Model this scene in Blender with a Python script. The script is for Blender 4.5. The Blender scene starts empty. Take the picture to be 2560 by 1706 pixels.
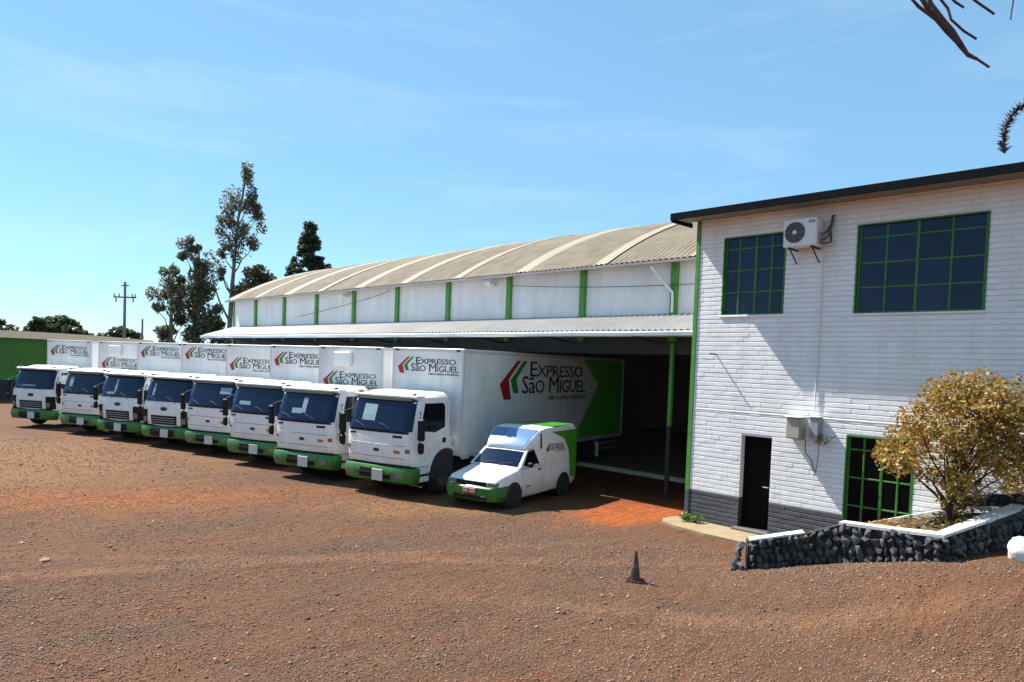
import bpy, math, random
import numpy as np
from mathutils import Vector, Matrix, noise

random.seed(7)
rng = np.random.default_rng(7)
sc = bpy.context.scene
COL = sc.collection
rad = math.radians

# ------------------------------------------------------------------ camera
CAM = Vector((0.0, 0.0, 3.6))
yaw, pitch, roll = rad(46.555), rad(-2.2512), rad(2.1222)
fwd = Vector((math.cos(yaw) * math.cos(pitch), math.sin(yaw) * math.cos(pitch), math.sin(pitch)))
rgt0 = Vector((math.sin(yaw), -math.cos(yaw), 0))
up0 = rgt0.cross(fwd)
rgt = rgt0 * math.cos(roll) + up0 * math.sin(roll)
upv = -rgt0 * math.sin(roll) + up0 * math.cos(roll)
cam = bpy.data.cameras.new('camera')
cam.sensor_width = 36
cam.lens = 1830.76 / 2560 * 36
cam.shift_y = 131.77 / 2560
cam.clip_start = 0.1
cam.clip_end = 6000
camo = bpy.data.objects.new('camera', cam)
M = Matrix((rgt, upv, -fwd)).transposed().to_4x4()
M.translation = CAM
camo.matrix_world = M
COL.objects.link(camo)
sc.camera = camo

# ------------------------------------------------------------------ light
SUN_AZ, SUN_EL = rad(103), rad(51)      # azimuth counter-clockwise from +x
sunv = Vector((math.cos(SUN_AZ) * math.cos(SUN_EL), math.sin(SUN_AZ) * math.cos(SUN_EL), math.sin(SUN_EL)))
sl = bpy.data.lights.new('sun', 'SUN')
sl.energy = 5.0
sl.angle = rad(0.53)
sl.color = (1.0, 0.95, 0.87)
so = bpy.data.objects.new('sun', sl)
so.rotation_euler = sunv.to_track_quat('Z', 'Y').to_euler()
COL.objects.link(so)

world = bpy.data.worlds.new('World')
sc.world = world
world.use_nodes = True
nt = world.node_tree
nt.nodes.clear()
out = nt.nodes.new('ShaderNodeOutputWorld')
bg = nt.nodes.new('ShaderNodeBackground')
sky = nt.nodes.new('ShaderNodeTexSky')
sky.sky_type = 'NISHITA'
sky.sun_disc = False
sky.sun_elevation = SUN_EL
sky.sun_rotation = math.pi / 2 - SUN_AZ     # measured clockwise from +y
sky.altitude = 600
sky.air_density = 1.0
sky.dust_density = 0.05
sky.ozone_density = 2.0
bg.inputs['Strength'].default_value = 0.073
tc = nt.nodes.new('ShaderNodeTexCoord')
mp = nt.nodes.new('ShaderNodeMapping')
mp.inputs['Scale'].default_value = (1.3, 1.3, 7.0)
mp.inputs['Rotation'].default_value = (0.18, -0.10, 0.6)
nz = nt.nodes.new('ShaderNodeTexNoise')
nz.inputs['Scale'].default_value = 2.2
nz.inputs['Detail'].default_value = 7
nz.inputs['Roughness'].default_value = 0.6
nz.inputs['Distortion'].default_value = 0.5
rp = nt.nodes.new('ShaderNodeValToRGB')
rp.color_ramp.elements[0].position = 0.50
rp.color_ramp.elements[0].color = (0, 0, 0, 1)
rp.color_ramp.elements[1].position = 0.80
rp.color_ramp.elements[1].color = (0.17, 0.17, 0.17, 1)
mx = nt.nodes.new('ShaderNodeMix')
mx.data_type = 'RGBA'
mx.inputs[7].default_value = (7.0, 7.6, 8.2, 1)
nt.links.new(tc.outputs['Generated'], mp.inputs['Vector'])
nt.links.new(mp.outputs['Vector'], nz.inputs['Vector'])
nt.links.new(nz.outputs['Fac'], rp.inputs['Fac'])
nt.links.new(rp.outputs['Color'], mx.inputs[0])
tint = nt.nodes.new('ShaderNodeMix')
tint.data_type = 'RGBA'
tint.blend_type = 'MULTIPLY'
tint.inputs[0].default_value = 1.0
tint.inputs[7].default_value = (0.81, 1.03, 1.13, 1)      # clear cyan-blue air
nt.links.new(sky.outputs['Color'], tint.inputs[6])
veil = nt.nodes.new('ShaderNodeMix')
veil.data_type = 'RGBA'
veil.inputs[0].default_value = 0.45
veil.inputs[7].default_value = (2.25, 4.45, 6.1, 1)          # thin even haze over the whole sky
nt.links.new(tint.outputs[2], veil.inputs[6])
nt.links.new(veil.outputs[2], mx.inputs[6])
nt.links.new(mx.outputs[2], bg.inputs['Color'])
nt.links.new(bg.outputs['Background'], out.inputs['Surface'])

sc.view_settings.view_transform = 'Standard'
sc.view_settings.look = 'None'
sc.view_settings.gamma = 1
sc.view_settings.use_curve_mapping = False
sc.view_settings.exposure = 1.15

# ------------------------------------------------------------------ materials
MATS = {}


def mat(name, col, rough=0.6, metal=0.0, var=0.12, scale=6.0, bump=0.0, bscale=40.0, coat=0.0, spec=0.5,
        col2=None, island=0.0, objrand=0.0, streak=0.0):
    if name in MATS:
        return MATS[name]
    m = bpy.data.materials.new(name)
    m.use_nodes = True
    t = m.node_tree
    p = t.nodes['Principled BSDF']
    p.inputs['Roughness'].default_value = rough
    p.inputs['Metallic'].default_value = metal
    p.inputs['Coat Weight'].default_value = coat
    p.inputs['Coat Roughness'].default_value = 0.06
    p.inputs['Specular IOR Level'].default_value = spec
    g = t.nodes.new('ShaderNodeNewGeometry')
    tco = t.nodes.new('ShaderNodeTexCoord')
    n = t.nodes.new('ShaderNodeTexNoise')
    n.inputs['Scale'].default_value = scale
    n.inputs['Detail'].default_value = 6
    n.inputs['Roughness'].default_value = 0.65
    t.links.new(tco.outputs['Object'], n.inputs['Vector'])
    r = t.nodes.new('ShaderNodeValToRGB')
    c2 = col2 if col2 else tuple(c * (1 - 2.2 * var) for c in col)
    r.color_ramp.elements[0].position = 0.30
    r.color_ramp.elements[0].color = (*c2, 1)
    r.color_ramp.elements[1].position = 0.62
    r.color_ramp.elements[1].color = (*col, 1)
    t.links.new(n.outputs['Fac'], r.inputs['Fac'])
    src = r.outputs['Color']
    if streak:      # rain streaks and old drips, long in the vertical
        mps = t.nodes.new('ShaderNodeMapping')
        mps.inputs['Scale'].default_value = (2.6, 2.6, 0.22)
        t.links.new(g.outputs['Position'], mps.inputs['Vector'])
        ns = t.nodes.new('ShaderNodeTexNoise')
        ns.inputs['Scale'].default_value = 1.0
        ns.inputs['Detail'].default_value = 8
        ns.inputs['Roughness'].default_value = 0.7
        t.links.new(mps.outputs['Vector'], ns.inputs['Vector'])
        rs = t.nodes.new('ShaderNodeValToRGB')
        rs.color_ramp.elements[0].position = 0.36
        rs.color_ramp.elements[0].color = (1 - streak, 1 - streak * 1.08, 1 - streak * 1.2, 1)
        rs.color_ramp.elements[1].position = 0.58
        rs.color_ramp.elements[1].color = (1, 1, 1, 1)
        t.links.new(ns.outputs['Fac'], rs.inputs['Fac'])
        mu = t.nodes.new('ShaderNodeMix')
        mu.data_type = 'RGBA'
        mu.blend_type = 'MULTIPLY'
        mu.inputs[0].default_value = 1.0
        t.links.new(src, mu.inputs[6])
        t.links.new(rs.outputs['Color'], mu.inputs[7])
        src = mu.outputs[2]
    if island or objrand:
        mm = t.nodes.new('ShaderNodeMath')
        mm.operation = 'MULTIPLY_ADD'
        k = island or objrand
        mm.inputs[1].default_value = 2 * k
        mm.inputs[2].default_value = 1 - k
        if island:
            t.links.new(g.outputs['Random Per Island'], mm.inputs[0])
        else:
            oi = t.nodes.new('ShaderNodeObjectInfo')
            t.links.new(oi.outputs['Random'], mm.inputs[0])
        hs = t.nodes.new('ShaderNodeHueSaturation')
        t.links.new(mm.outputs[0], hs.inputs['Value'])
        t.links.new(src, hs.inputs['Color'])
        src = hs.outputs['Color']
    t.links.new(src, p.inputs['Base Color'])
    if bump:
        b = t.nodes.new('ShaderNodeBump')
        b.inputs['Strength'].default_value = bump
        b.inputs['Distance'].default_value = 0.02
        n2 = t.nodes.new('ShaderNodeTexNoise')
        n2.inputs['Scale'].default_value = bscale
        n2.inputs['Detail'].default_value = 5
        t.links.new(tco.outputs['Object'], n2.inputs['Vector'])
        t.links.new(n2.outputs['Fac'], b.inputs['Height'])
        t.links.new(b.outputs['Normal'], p.inputs['Normal'])
    MATS[name] = m
    return m


def leafmat(name, cols, transl=0.35, rough=0.5):
    m = bpy.data.materials.new(name)
    m.use_nodes = True
    t = m.node_tree
    p = t.nodes['Principled BSDF']
    p.inputs['Roughness'].default_value = rough
    g = t.nodes.new('ShaderNodeNewGeometry')
    r = t.nodes.new('ShaderNodeValToRGB')
    r.color_ramp.interpolation = 'LINEAR'
    els = r.color_ramp.elements
    for i, c in enumerate(cols):
        pos = i / max(1, len(cols) - 1)
        e = els[i] if i < 2 else els.new(pos)
        e.position = pos
        e.color = (*c, 1)
    t.links.new(g.outputs['Random Per Island'], r.inputs['Fac'])
    t.links.new(r.outputs['Color'], p.inputs['Base Color'])
    tr = t.nodes.new('ShaderNodeBsdfTranslucent')
    t.links.new(r.outputs['Color'], tr.inputs['Color'])
    ms = t.nodes.new('ShaderNodeMixShader')
    ms.inputs[0].default_value = transl
    t.links.new(p.outputs[0], ms.inputs[1])
    t.links.new(tr.outputs[0], ms.inputs[2])
    t.links.new(ms.outputs[0], t.nodes['Material Output'].inputs['Surface'])
    return m


WHITE = mat('white_vehicle_paint', (0.78, 0.775, 0.765), 0.45, var=0.08, scale=2.6, coat=0.08, objrand=0.05, col2=(0.66, 0.625, 0.58))
BOXW = mat('white_box_panel', (0.80, 0.80, 0.80), 0.42, streak=0.10, var=0.06, scale=1.3, bump=0.02, bscale=3, objrand=0.05)
TRIM = mat('aluminium_trim', (0.62, 0.63, 0.64), 0.4, 0.7, var=0.08)
GREENV = mat('green_vehicle_paint', (0.055, 0.31, 0.025), 0.35, var=0.08, scale=2.5, coat=0.3)
GREENB = mat('green_bumper_paint', (0.028, 0.165, 0.018), 0.4, var=0.15, scale=5)
BLACKP = mat('black_plastic', (0.008, 0.008, 0.009), 0.6, var=0.1, spec=0.2)
RUBBER = mat('tyre_rubber', (0.018, 0.017, 0.017), 0.85, var=0.15, bump=0.2)
RIM = mat('wheel_rim_grey', (0.10, 0.095, 0.09), 0.5, 0.3, var=0.15)
CHASS = mat('chassis_dark', (0.02, 0.02, 0.02), 0.7)
GLASS = mat('vehicle_glass', (0.004, 0.010, 0.036), 0.06, var=0.0, spec=0.32)
SGLASS = mat('side_glass', (0.008, 0.009, 0.010), 0.08, var=0.0, spec=0.4)
CLEAR = mat('pale_sheet', (0.22, 0.33, 0.37), 0.4, var=0.05)
PLATE = mat('number_plate', (0.55, 0.53, 0.53), 0.5, var=0.05)
REDP = mat('red_plate', (0.35, 0.02, 0.02), 0.45, var=0.05)
LAMP = mat('lamp_lens', (0.13, 0.15, 0.15), 0.12, var=0.05, coat=0.5)
AMBER = mat('amber_lens', (0.5, 0.18, 0.02), 0.25, var=0.05)
INK = mat('ink_black', (0.012, 0.012, 0.016), 0.5, var=0.0)
INKR = mat('ink_red', (0.36, 0.012, 0.02), 0.45, var=0.0)
INKG = mat('ink_green', (0.03, 0.20, 0.02), 0.45, var=0.0)
INKGREY = mat('ink_grey_green', (0.16, 0.24, 0.15), 0.5, var=0.0)
WALLW = mat('white_wall_paint', (0.80, 0.80, 0.80), 0.75, var=0.05, scale=1.2, bump=0.12, bscale=35, streak=0.10)
BRICKW = mat('white_painted_brick', (0.81, 0.80, 0.80), 0.7, var=0.03, scale=2, bump=0.15, bscale=45, island=0.035, streak=0.12)
BRICKWO = mat('white_painted_brick_single', (0.81, 0.80, 0.80), 0.7, var=0.03, scale=2, bump=0.15, bscale=45, objrand=0.035, streak=0.12)
BRICKD = mat('grey_painted_brick', (0.075, 0.078, 0.088), 0.65, var=0.12, scale=3, bump=0.15, bscale=45, island=0.12)
MORTW = mat('white_mortar', (0.70, 0.70, 0.70), 0.85, var=0.05)
MORTD = mat('grey_mortar', (0.045, 0.047, 0.052), 0.85, var=0.1)
GREENT = mat('green_trim_paint', (0.07, 0.27, 0.035), 0.5, var=0.12, scale=4)
GREENW = mat('green_window_frame', (0.030, 0.17, 0.015), 0.5, var=0.12, scale=4)
PANE = mat('window_pane', (0.005, 0.012, 0.048), 0.10, var=0.0, spec=0.28, objrand=0.35)
PANEB = mat('dark_reflection_pane', (0.003, 0.003, 0.004), 0.2, var=0.0, spec=0.08)  # lower panes: dark reflection of the ground put into the glass colour
FASCIA = mat('black_fascia', (0.006, 0.008, 0.011), 0.9, var=0.15, spec=0.1)
SOFFIT = mat('soffit_boards', (0.22, 0.19, 0.16), 0.7, var=0.1)
DOORM = mat('unlit_doorway', (0.006, 0.003, 0.003), 0.9, var=0.1, spec=0.1)
ROOFM = mat('weathered_roof_sheet', (0.235, 0.188, 0.132), 0.9, var=0.14, scale=1.4, col2=(0.15, 0.122, 0.09), bump=0.1, bscale=12)
STRIP = leafmat('pale_roof_strip', [(0.46, 0.39, 0.29), (0.46, 0.39, 0.29)], 0.12, 0.6)
CANOPY = mat('zinc_canopy_sheet', (0.30, 0.29, 0.285), 0.55, 0.15, var=0.1, scale=1.2)
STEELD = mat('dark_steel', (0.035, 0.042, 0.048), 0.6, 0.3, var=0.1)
STEELB = mat('blue_grey_gutter', (0.42, 0.48, 0.52), 0.5, 0.3, var=0.12, scale=1.0)
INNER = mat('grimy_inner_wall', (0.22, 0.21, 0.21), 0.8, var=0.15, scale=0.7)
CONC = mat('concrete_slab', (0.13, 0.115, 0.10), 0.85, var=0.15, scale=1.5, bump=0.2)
APRON = mat('sandy_concrete', (0.30, 0.225, 0.13), 0.9, var=0.12, scale=2.5, bump=0.3, bscale=25)
KERB = mat('pale_kerb', (0.60, 0.50, 0.38), 0.85, var=0.12, scale=2)
ACW = mat('ac_white', (0.72, 0.72, 0.71), 0.45, var=0.04)
ACD = mat('ac_grille_dark', (0.03, 0.03, 0.05), 0.5)
COPPER = mat('pipe_insulation', (0.16, 0.13, 0.09), 0.8, var=0.2)
METERB = mat('beige_box', (0.36, 0.34, 0.29), 0.6, var=0.08)
GREYB = mat('grey_box', (0.30, 0.30, 0.31), 0.6, var=0.08)
BASALT = mat('basalt_stone', (0.060, 0.062, 0.068), 0.5, var=0.25, scale=9, bump=0.6, bscale=14, objrand=0.85)
MORTS = mat('dark_joint', (0.018, 0.018, 0.019), 0.9)
COPING = mat('white_coping', (0.62, 0.60, 0.57), 0.85, var=0.14, scale=4, bump=0.2)
SOIL = mat('dark_soil', (0.045, 0.028, 0.018), 0.95, var=0.3, scale=8, bump=0.8, bscale=12)
ROCKW = mat('white_painted_rock', (0.70, 0.70, 0.70), 0.8, var=0.08, scale=5, bump=0.6, bscale=9)
CONEM = mat('dark_cone_rubber', (0.055, 0.018, 0.016), 0.3, var=0.2, scale=9)
CONEB = mat('pale_cone_band', (0.13, 0.07, 0.06), 0.5, var=0.2, scale=9)
BARK = mat('pale_bark', (0.16, 0.135, 0.11), 0.9, var=0.25, scale=3, bump=0.3)
BARKD = mat('dark_bark', (0.05, 0.038, 0.03), 0.9, var=0.25, scale=6, bump=0.4)
BARKR = mat('reddish_twig', (0.10, 0.055, 0.05), 0.85, var=0.25, scale=14)
POLEM = mat('concrete_pole', (0.26, 0.25, 0.24), 0.85, var=0.1)
WIREM = mat('wire', (0.10, 0.10, 0.10), 0.6)
SHEDG = mat('green_shed_wall', (0.045, 0.17, 0.018), 0.7, var=0.12, scale=0.6)
SHEDD = mat('dark_shed_base', (0.012, 0.016, 0.028), 0.7, var=0.1)
SHEDR = mat('tan_roof', (0.55, 0.46, 0.30), 0.8, var=0.1)
PALER = mat('pale_rock', (0.26, 0.18, 0.13), 0.9, var=0.15, scale=9, bump=0.4)
L_EUC = leafmat('eucalyptus_leaves', [(0.06, 0.085, 0.05), (0.11, 0.14, 0.08), (0.18, 0.18, 0.12), (0.16, 0.13, 0.11)], 0.6)
L_DARK = leafmat('dark_leaves', [(0.03, 0.045, 0.018), (0.06, 0.08, 0.03), (0.11, 0.11, 0.04)], 0.45)
L_CON = leafmat('conifer_leaves', [(0.03, 0.05, 0.03), (0.055, 0.08, 0.042), (0.10, 0.095, 0.06)], 0.5)
L_GOLD = leafmat('golden_leaves', [(0.30, 0.11, 0.012), (0.42, 0.22, 0.03), (0.36, 0.23, 0.04), (0.20, 0.20, 0.05), (0.55, 0.38, 0.13), (0.15, 0.13, 0.03)], 0.4)
L_GREEN = leafmat('fresh_leaves', [(0.05, 0.12, 0.02), (0.10, 0.20, 0.03), (0.16, 0.18, 0.05)], 0.35)
L_TWIG = leafmat('araucaria_scales', [(0.02, 0.03, 0.018), (0.05, 0.05, 0.03), (0.10, 0.07, 0.06)], 0.2)


# ------------------------------------------------------------------ mesh helpers
class MB:
    def __init__(s):
        s.v, s.f, s.m = [], [], []

    def add(s, vs, fs, mi=0):
        o = len(s.v)
        s.v += [tuple(v) for v in vs]
        s.f += [tuple(i + o for i in f) for f in fs]
        s.m += [mi] * len(fs)
        return s

    def box(s, x0, x1, y0, y1, z0, z1, mi=0):
        vs = [(x, y, z) for x in (x0, x1) for y in (y0, y1) for z in (z0, z1)]
        return s.add(vs, [(0, 1, 3, 2), (4, 6, 7, 5), (0, 4, 5, 1), (2, 3, 7, 6), (0, 2, 6, 4), (1, 5, 7, 3)], mi)

    def cbox(s, x0, x1, y0, y1, z0, z1, c=0.02, mi=0):
        """box with chamfered edges"""
        c = min(c, (x1 - x0) / 2.2, (y1 - y0) / 2.2, (z1 - z0) / 2.2)
        X, Y, Z = (x0, x1), (y0, y1), (z0, z1)
        vs, idx = [], {}
        sg = (1, -1)
        for i in (0, 1):
            for j in (0, 1):
                for k in (0, 1):
                    for ax in range(3):
                        p = [X[i], Y[j], Z[k]]
                        q = [X[i] + c * sg[i], Y[j] + c * sg[j], Z[k] + c * sg[k]]
                        w = list(q)
                        w[ax] = p[ax]
                        idx[(i, j, k, ax)] = len(vs)
                        vs.append(tuple(w))
        fs = []
        for i in (0, 1):
            fs.append([idx[(i, 0, 0, 0)], idx[(i, 1, 0, 0)], idx[(i, 1, 1, 0)], idx[(i, 0, 1, 0)]])
            fs.append([idx[(0, i, 0, 1)], idx[(1, i, 0, 1)], idx[(1, i, 1, 1)], idx[(0, i, 1, 1)]])
            fs.append([idx[(0, 0, i, 2)], idx[(1, 0, i, 2)], idx[(1, 1, i, 2)], idx[(0, 1, i, 2)]])
        for i in (0, 1):
            for j in (0, 1):
                fs.append([idx[(i, j, 0, 0)], idx[(i, j, 1, 0)], idx[(i, j, 1, 1)], idx[(i, j, 0, 1)]])
                fs.append([idx[(i, 0, j, 0)], idx[(i, 1, j, 0)], idx[(i, 1, j, 2)], idx[(i, 0, j, 2)]])
                fs.append([idx[(0, i, j, 1)], idx[(1, i, j, 1)], idx[(1, i, j, 2)], idx[(0, i, j, 2)]])
                for k in (0, 1):
                    fs.append([idx[(i, j, k, 0)], idx[(i, j, k, 1)], idx[(i, j, k, 2)]])
        return s.add(vs, fs, mi)

    def tube(s, pts, r, n=8, mi=0, cap=True):
        pts = [Vector(p) for p in pts]
        rs = r if isinstance(r, (list, tuple)) else [r] * len(pts)
        o = len(s.v)
        prev = None
        for i, p in enumerate(pts):
            d = (pts[min(i + 1, len(pts) - 1)] - pts[max(i - 1, 0)])
            d = d.normalized() if d.length > 1e-9 else Vector((0, 0, 1))
            a = prev if prev is not None else (Vector((0, 0, 1)) if abs(d.z) < 0.9 else Vector((1, 0, 0)))
            u = (a - d * a.dot(d))
            u = u.normalized() if u.length > 1e-6 else d.orthogonal().normalized()
            prev = u
            w = d.cross(u)
            for k in range(n):
                t = 2 * math.pi * k / n
                s.v.append(tuple(p + (u * math.cos(t) + w * math.sin(t)) * rs[i]))
        for i in range(len(pts) - 1):
            for k in range(n):
                k2 = (k + 1) % n
                s.f.append((o + i * n + k, o + i * n + k2, o + (i + 1) * n + k2, o + (i + 1) * n + k))
                s.m.append(mi)
        if cap:
            s.f.append(tuple(o + k for k in reversed(range(n))))
            s.f.append(tuple(o + (len(pts) - 1) * n + k for k in range(n)))
            s.m += [mi, mi]
        return s

    def lathe_y(s, cx, cy, cz, prof, n=24, mi=0):
        """prof: list of (offset along y, radius)"""
        o = len(s.v)
        for (dy, r) in prof:
            for k in range(n):
                t = 2 * math.pi * k / n
                s.v.append((cx + r * math.cos(t), cy + dy, cz + r * math.sin(t)))
        for i in range(len(prof) - 1):
            for k in range(n):
                k2 = (k + 1) % n
                s.f.append((o + i * n + k, o + i * n + k2, o + (i + 1) * n + k2, o + (i + 1) * n + k))
                s.m.append(mi)
        s.f.append(tuple(o + k for k in range(n)))
        s.f.append(tuple(o + (len(prof) - 1) * n + k for k in range(n)))
        s.m += [mi, mi]
        return s

    def lathe_z(s, cx, cy, cz, prof, n=20, mi=0):
        o = len(s.v)
        for (dz, r) in prof:
            for k in range(n):
                t = 2 * math.pi * k / n
                s.v.append((cx + r * math.cos(t), cy + r * math.sin(t), cz + dz))
        for i in range(len(prof) - 1):
            for k in range(n):
                k2 = (k + 1) % n
                s.f.append((o + i * n + k, o + i * n + k2, o + (i + 1) * n + k2, o + (i + 1) * n + k))
                s.m.append(mi)
        s.f.append(tuple(o + k for k in reversed(range(n))))
        s.f.append(tuple(o + (len(prof) - 1) * n + k for k in range(n)))
        s.m += [mi, mi]
        return s

    def grid(s, P, closed_u=False, mi=0):
        """P[i][j] points"""
        o = len(s.v)
        nr, nc = len(P), len(P[0])
        for row in P:
            s.v += [tuple(p) for p in row]
        for i in range(nr - 1):
            for j in range(nc if closed_u else nc - 1):
                j2 = (j + 1) % nc
                s.f.append((o + i * nc + j, o + i * nc + j2, o + (i + 1) * nc + j2, o + (i + 1) * nc + j))
                s.m.append(mi)
        return s

    def poly(s, pts, ex, mi=0):
        """polygon given as 3D pts extruded by vector ex"""
        n = len(pts)
        ex = Vector(ex)
        vs = [tuple(p) for p in pts] + [tuple(Vector(p) + ex) for p in pts]
        fs = [tuple(range(n)), tuple(reversed(range(n, 2 * n)))]
        fs += [(i, (i + 1) % n, n + (i + 1) % n, n + i) for i in range(n)]
        return s.add(vs, fs, mi)

    def mesh(s, name, smooth=None):
        me = bpy.data.meshes.new(name)
        me.from_pydata(s.v, [], s.f)
        me.validate()
        import bmesh
        bm = bmesh.new()
        bm.from_mesh(me)
        bmesh.ops.recalc_face_normals(bm, faces=bm.faces)
        bm.to_mesh(me)
        bm.free()
        if smooth is not None:
            me.polygons.foreach_set('use_smooth', [True] * len(me.polygons))
            me.set_sharp_from_angle(angle=rad(smooth))
        return me

    def obj(s, name, m, parent=None, smooth=None):
        return put(name, s.mesh(name, smooth), m, parent)


def put(name, me, m, parent=None, mw=None):
    o = bpy.data.objects.new(name, me)
    COL.objects.link(o)
    if m is not None and len(me.materials) == 0:
        for k in (m if isinstance(m, (list, tuple)) else [m]):
            me.materials.append(k)
    if parent is not None:
        o.parent = parent
    if mw is not None:
        o.matrix_local = mw
    return o


def empty(name, loc=(0, 0, 0), rz=0.0):
    o = bpy.data.objects.new(name, None)
    o.empty_display_size = 0.2
    o.location = loc
    o.rotation_euler = (0, 0, rz)
    COL.objects.link(o)
    return o


def tag(o, label, cat, group=None):
    o['label'] = label
    o['category'] = cat
    if group:
        o['group'] = group
    return o


def struct(o):
    o['kind'] = 'structure'
    return o


def stuff(o):
    o['kind'] = 'stuff'
    return o


CACHE = {}


def part(name, key, fn, m, parent, smooth=None, mw=None):
    if key not in CACHE:
        b = MB()
        fn(b)
        me = b.mesh(name, smooth)
        for k in (m if isinstance(m, (list, tuple)) else [m]):
            me.materials.append(k)
        CACHE[key] = me
    return put(name, CACHE[key], None, parent, mw)


def sst(t):
    t = max(0.0, min(1.0, t))
    return t * t * (3 - 2 * t)


def gz(x, y):
    """ground height"""
    z = 0.85 * sst((7.2 - y) / 4.7) * sst((x - 9.5) / 3.2)
    return z


def gnoise(x, y):
    return 0.05 * noise.noise(Vector((x * 0.35, y * 0.35, 0.3))) + 0.02 * noise.noise(Vector((x * 1.3, y * 1.3, 5.1)))


def gfull(x, y):
    k = 1.0 if -6 < x < 15 and -8 < y < 44 else 0.0
    f = min(1.0, max(0.0, (15.0 - x) / 1.5)) * k
    # around the row of vehicles keep it flat
    return gz(x, y) + gnoise(x, y) * f * 0.8


# ------------------------------------------------------------------ ground
def ground():
    xs = [-3000, -800, -200, -60, -20] + [-8 + 0.25 * i for i in range(4 * 32)] + [24, 27, 30, 36, 45, 60, 90, 200, 800, 3000]
    ys = [-3000, -800, -200, -60, -20] + [-10 + 0.25 * i for i in range(4 * 38)] + [28 + i for i in range(17)] + [46, 50, 56, 64, 80, 110, 200, 800, 3000]
    nx, ny = len(xs), len(ys)
    vs = [(x, y, gfull(x, y)) for y in ys for x in xs]
    fs = [(j * nx + i, j * nx + i + 1, (j + 1) * nx + i + 1, (j + 1) * nx + i) for j in range(ny - 1) for i in range(nx - 1)]
    me = bpy.data.meshes.new('ground')
    me.from_pydata(vs, [], fs)
    me.polygons.foreach_set('use_smooth', [True] * len(me.polygons))
    m = bpy.data.materials.new('red_gravel_ground')
    m.use_nodes = True
    t = m.node_tree
    p = t.nodes['Principled BSDF']
    p.inputs['Roughness'].default_value = 0.92
    p.inputs['Specular IOR Level'].default_value = 0.2
    tco = t.nodes.new('ShaderNodeTexCoord')

    def N(scale, det=5, ro=0.6, dist=0.0, sy=1.0):
        n = t.nodes.new('ShaderNodeTexNoise')
        n.inputs['Scale'].default_value = scale
        n.inputs['Detail'].default_value = det
        n.inputs['Roughness'].default_value = ro
        n.inputs['Distortion'].default_value = dist
        mpn = t.nodes.new('ShaderNodeMapping')
        mpn.inputs['Rotation'].default_value = (0, 0, rad(-40))
        mpn.inputs['Scale'].default_value = (1, sy, 1)
        t.links.new(tco.outputs['Object'], mpn.inputs['Vector'])
        t.links.new(mpn.outputs['Vector'], n.inputs['Vector'])
        return n.outputs['Fac']

    def ramp(fac, els):
        r = t.nodes.new('ShaderNodeValToRGB')
        for i, (pos, c) in enumerate(els):
            e = r.color_ramp.elements[i] if i < 2 else r.color_ramp.elements.new(pos)
            e.position = pos
            e.color = (*c, 1) if len(c) == 3 else c
        t.links.new(fac, r.inputs['Fac'])
        return r.outputs['Color']

    def mix(f, a, b, mode='MIX'):
        k = t.nodes.new('ShaderNodeMix')
        k.data_type = 'RGBA'
        k.blend_type = mode
        for s_, v in ((0, f), (6, a), (7, b)):
            if isinstance(v, (int, float)):
                k.inputs[s_].default_value = v
            elif isinstance(v, tuple):
                k.inputs[s_].default_value = (*v, 1)
            else:
                t.links.new(v, k.inputs[s_])
        return k.outputs[2]

    # fine gravel speckle
    fine = ramp(N(24, 8, 0.9), [(0.38, (0.052, 0.032, 0.023)), (0.5, (0.122, 0.072, 0.051)), (0.70, (0.208, 0.140, 0.104))])
    dirt = ramp(N(11, 6, 0.7), [(0.3, (0.114, 0.044, 0.018)), (0.7, (0.208, 0.099, 0.047))])
    grey = ramp(N(35, 4, 0.7), [(0.3, (0.047, 0.034, 0.029)), (0.7, (0.140, 0.099, 0.083))])
    c = mix(ramp(N(0.35, 5, 0.6, 0.8, 2.2), [(0.42, (0, 0, 0)), (0.66, (1, 1, 1))]), fine, grey)
    big = ramp(N(0.30, 9, 0.72, 0.6, 3.0), [(0.53, (0, 0, 0)), (0.72, (0.6, 0.6, 0.6))])
    c = mix(big, c, dirt)

    # bare orange earth: worn tracks with a place of their own
    def blob(cx, cy, ax, ay, ang, soft=0.5):
        mpn = t.nodes.new('ShaderNodeMapping')
        mpn.vector_type = 'TEXTURE'
        mpn.inputs['Location'].default_value = (cx, cy, 0)
        mpn.inputs['Rotation'].default_value = (0, 0, ang)
        mpn.inputs['Scale'].default_value = (ax, ay, 1000)
        t.links.new(tco.outputs['Object'], mpn.inputs['Vector'])
        ln = t.nodes.new('ShaderNodeVectorMath')
        ln.operation = 'LENGTH'
        t.links.new(mpn.outputs['Vector'], ln.inputs[0])
        a = t.nodes.new('ShaderNodeMath')
        a.operation = 'MULTIPLY_ADD'
        t.links.new(N(0.9, 6, 0.65, 0.5, 2.0), a.inputs[0])
        a.inputs[1].default_value = 1.3
        t.links.new(ln.outputs['Value'], a.inputs[2])
        mr = t.nodes.new('ShaderNodeMapRange')
        mr.inputs['From Min'].default_value = 1.0 + 0.75
        mr.inputs['From Max'].default_value = 1.0 + 0.75 - soft
        t.links.new(a.outputs[0], mr.inputs['Value'])
        return mr.outputs['Result']
    orange = ramp(N(3.2, 9, 0.8, 0.6, 3.2), [(0.34, (0.075, 0.034, 0.018)), (0.48, (0.19, 0.080, 0.032)), (0.60, (0.28, 0.145, 0.062)), (0.74, (0.34, 0.23, 0.13))])
    orange2 = ramp(N(5, 6, 0.7), [(0.3, (0.218, 0.057, 0.016)), (0.7, (0.322, 0.125, 0.047))])
    straw = ramp(N(5, 9, 0.8, 0.6, 3.5), [(0.36, (0.070, 0.040, 0.024)), (0.5, (0.165, 0.105, 0.064)), (0.64, (0.27, 0.185, 0.115))])
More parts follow.
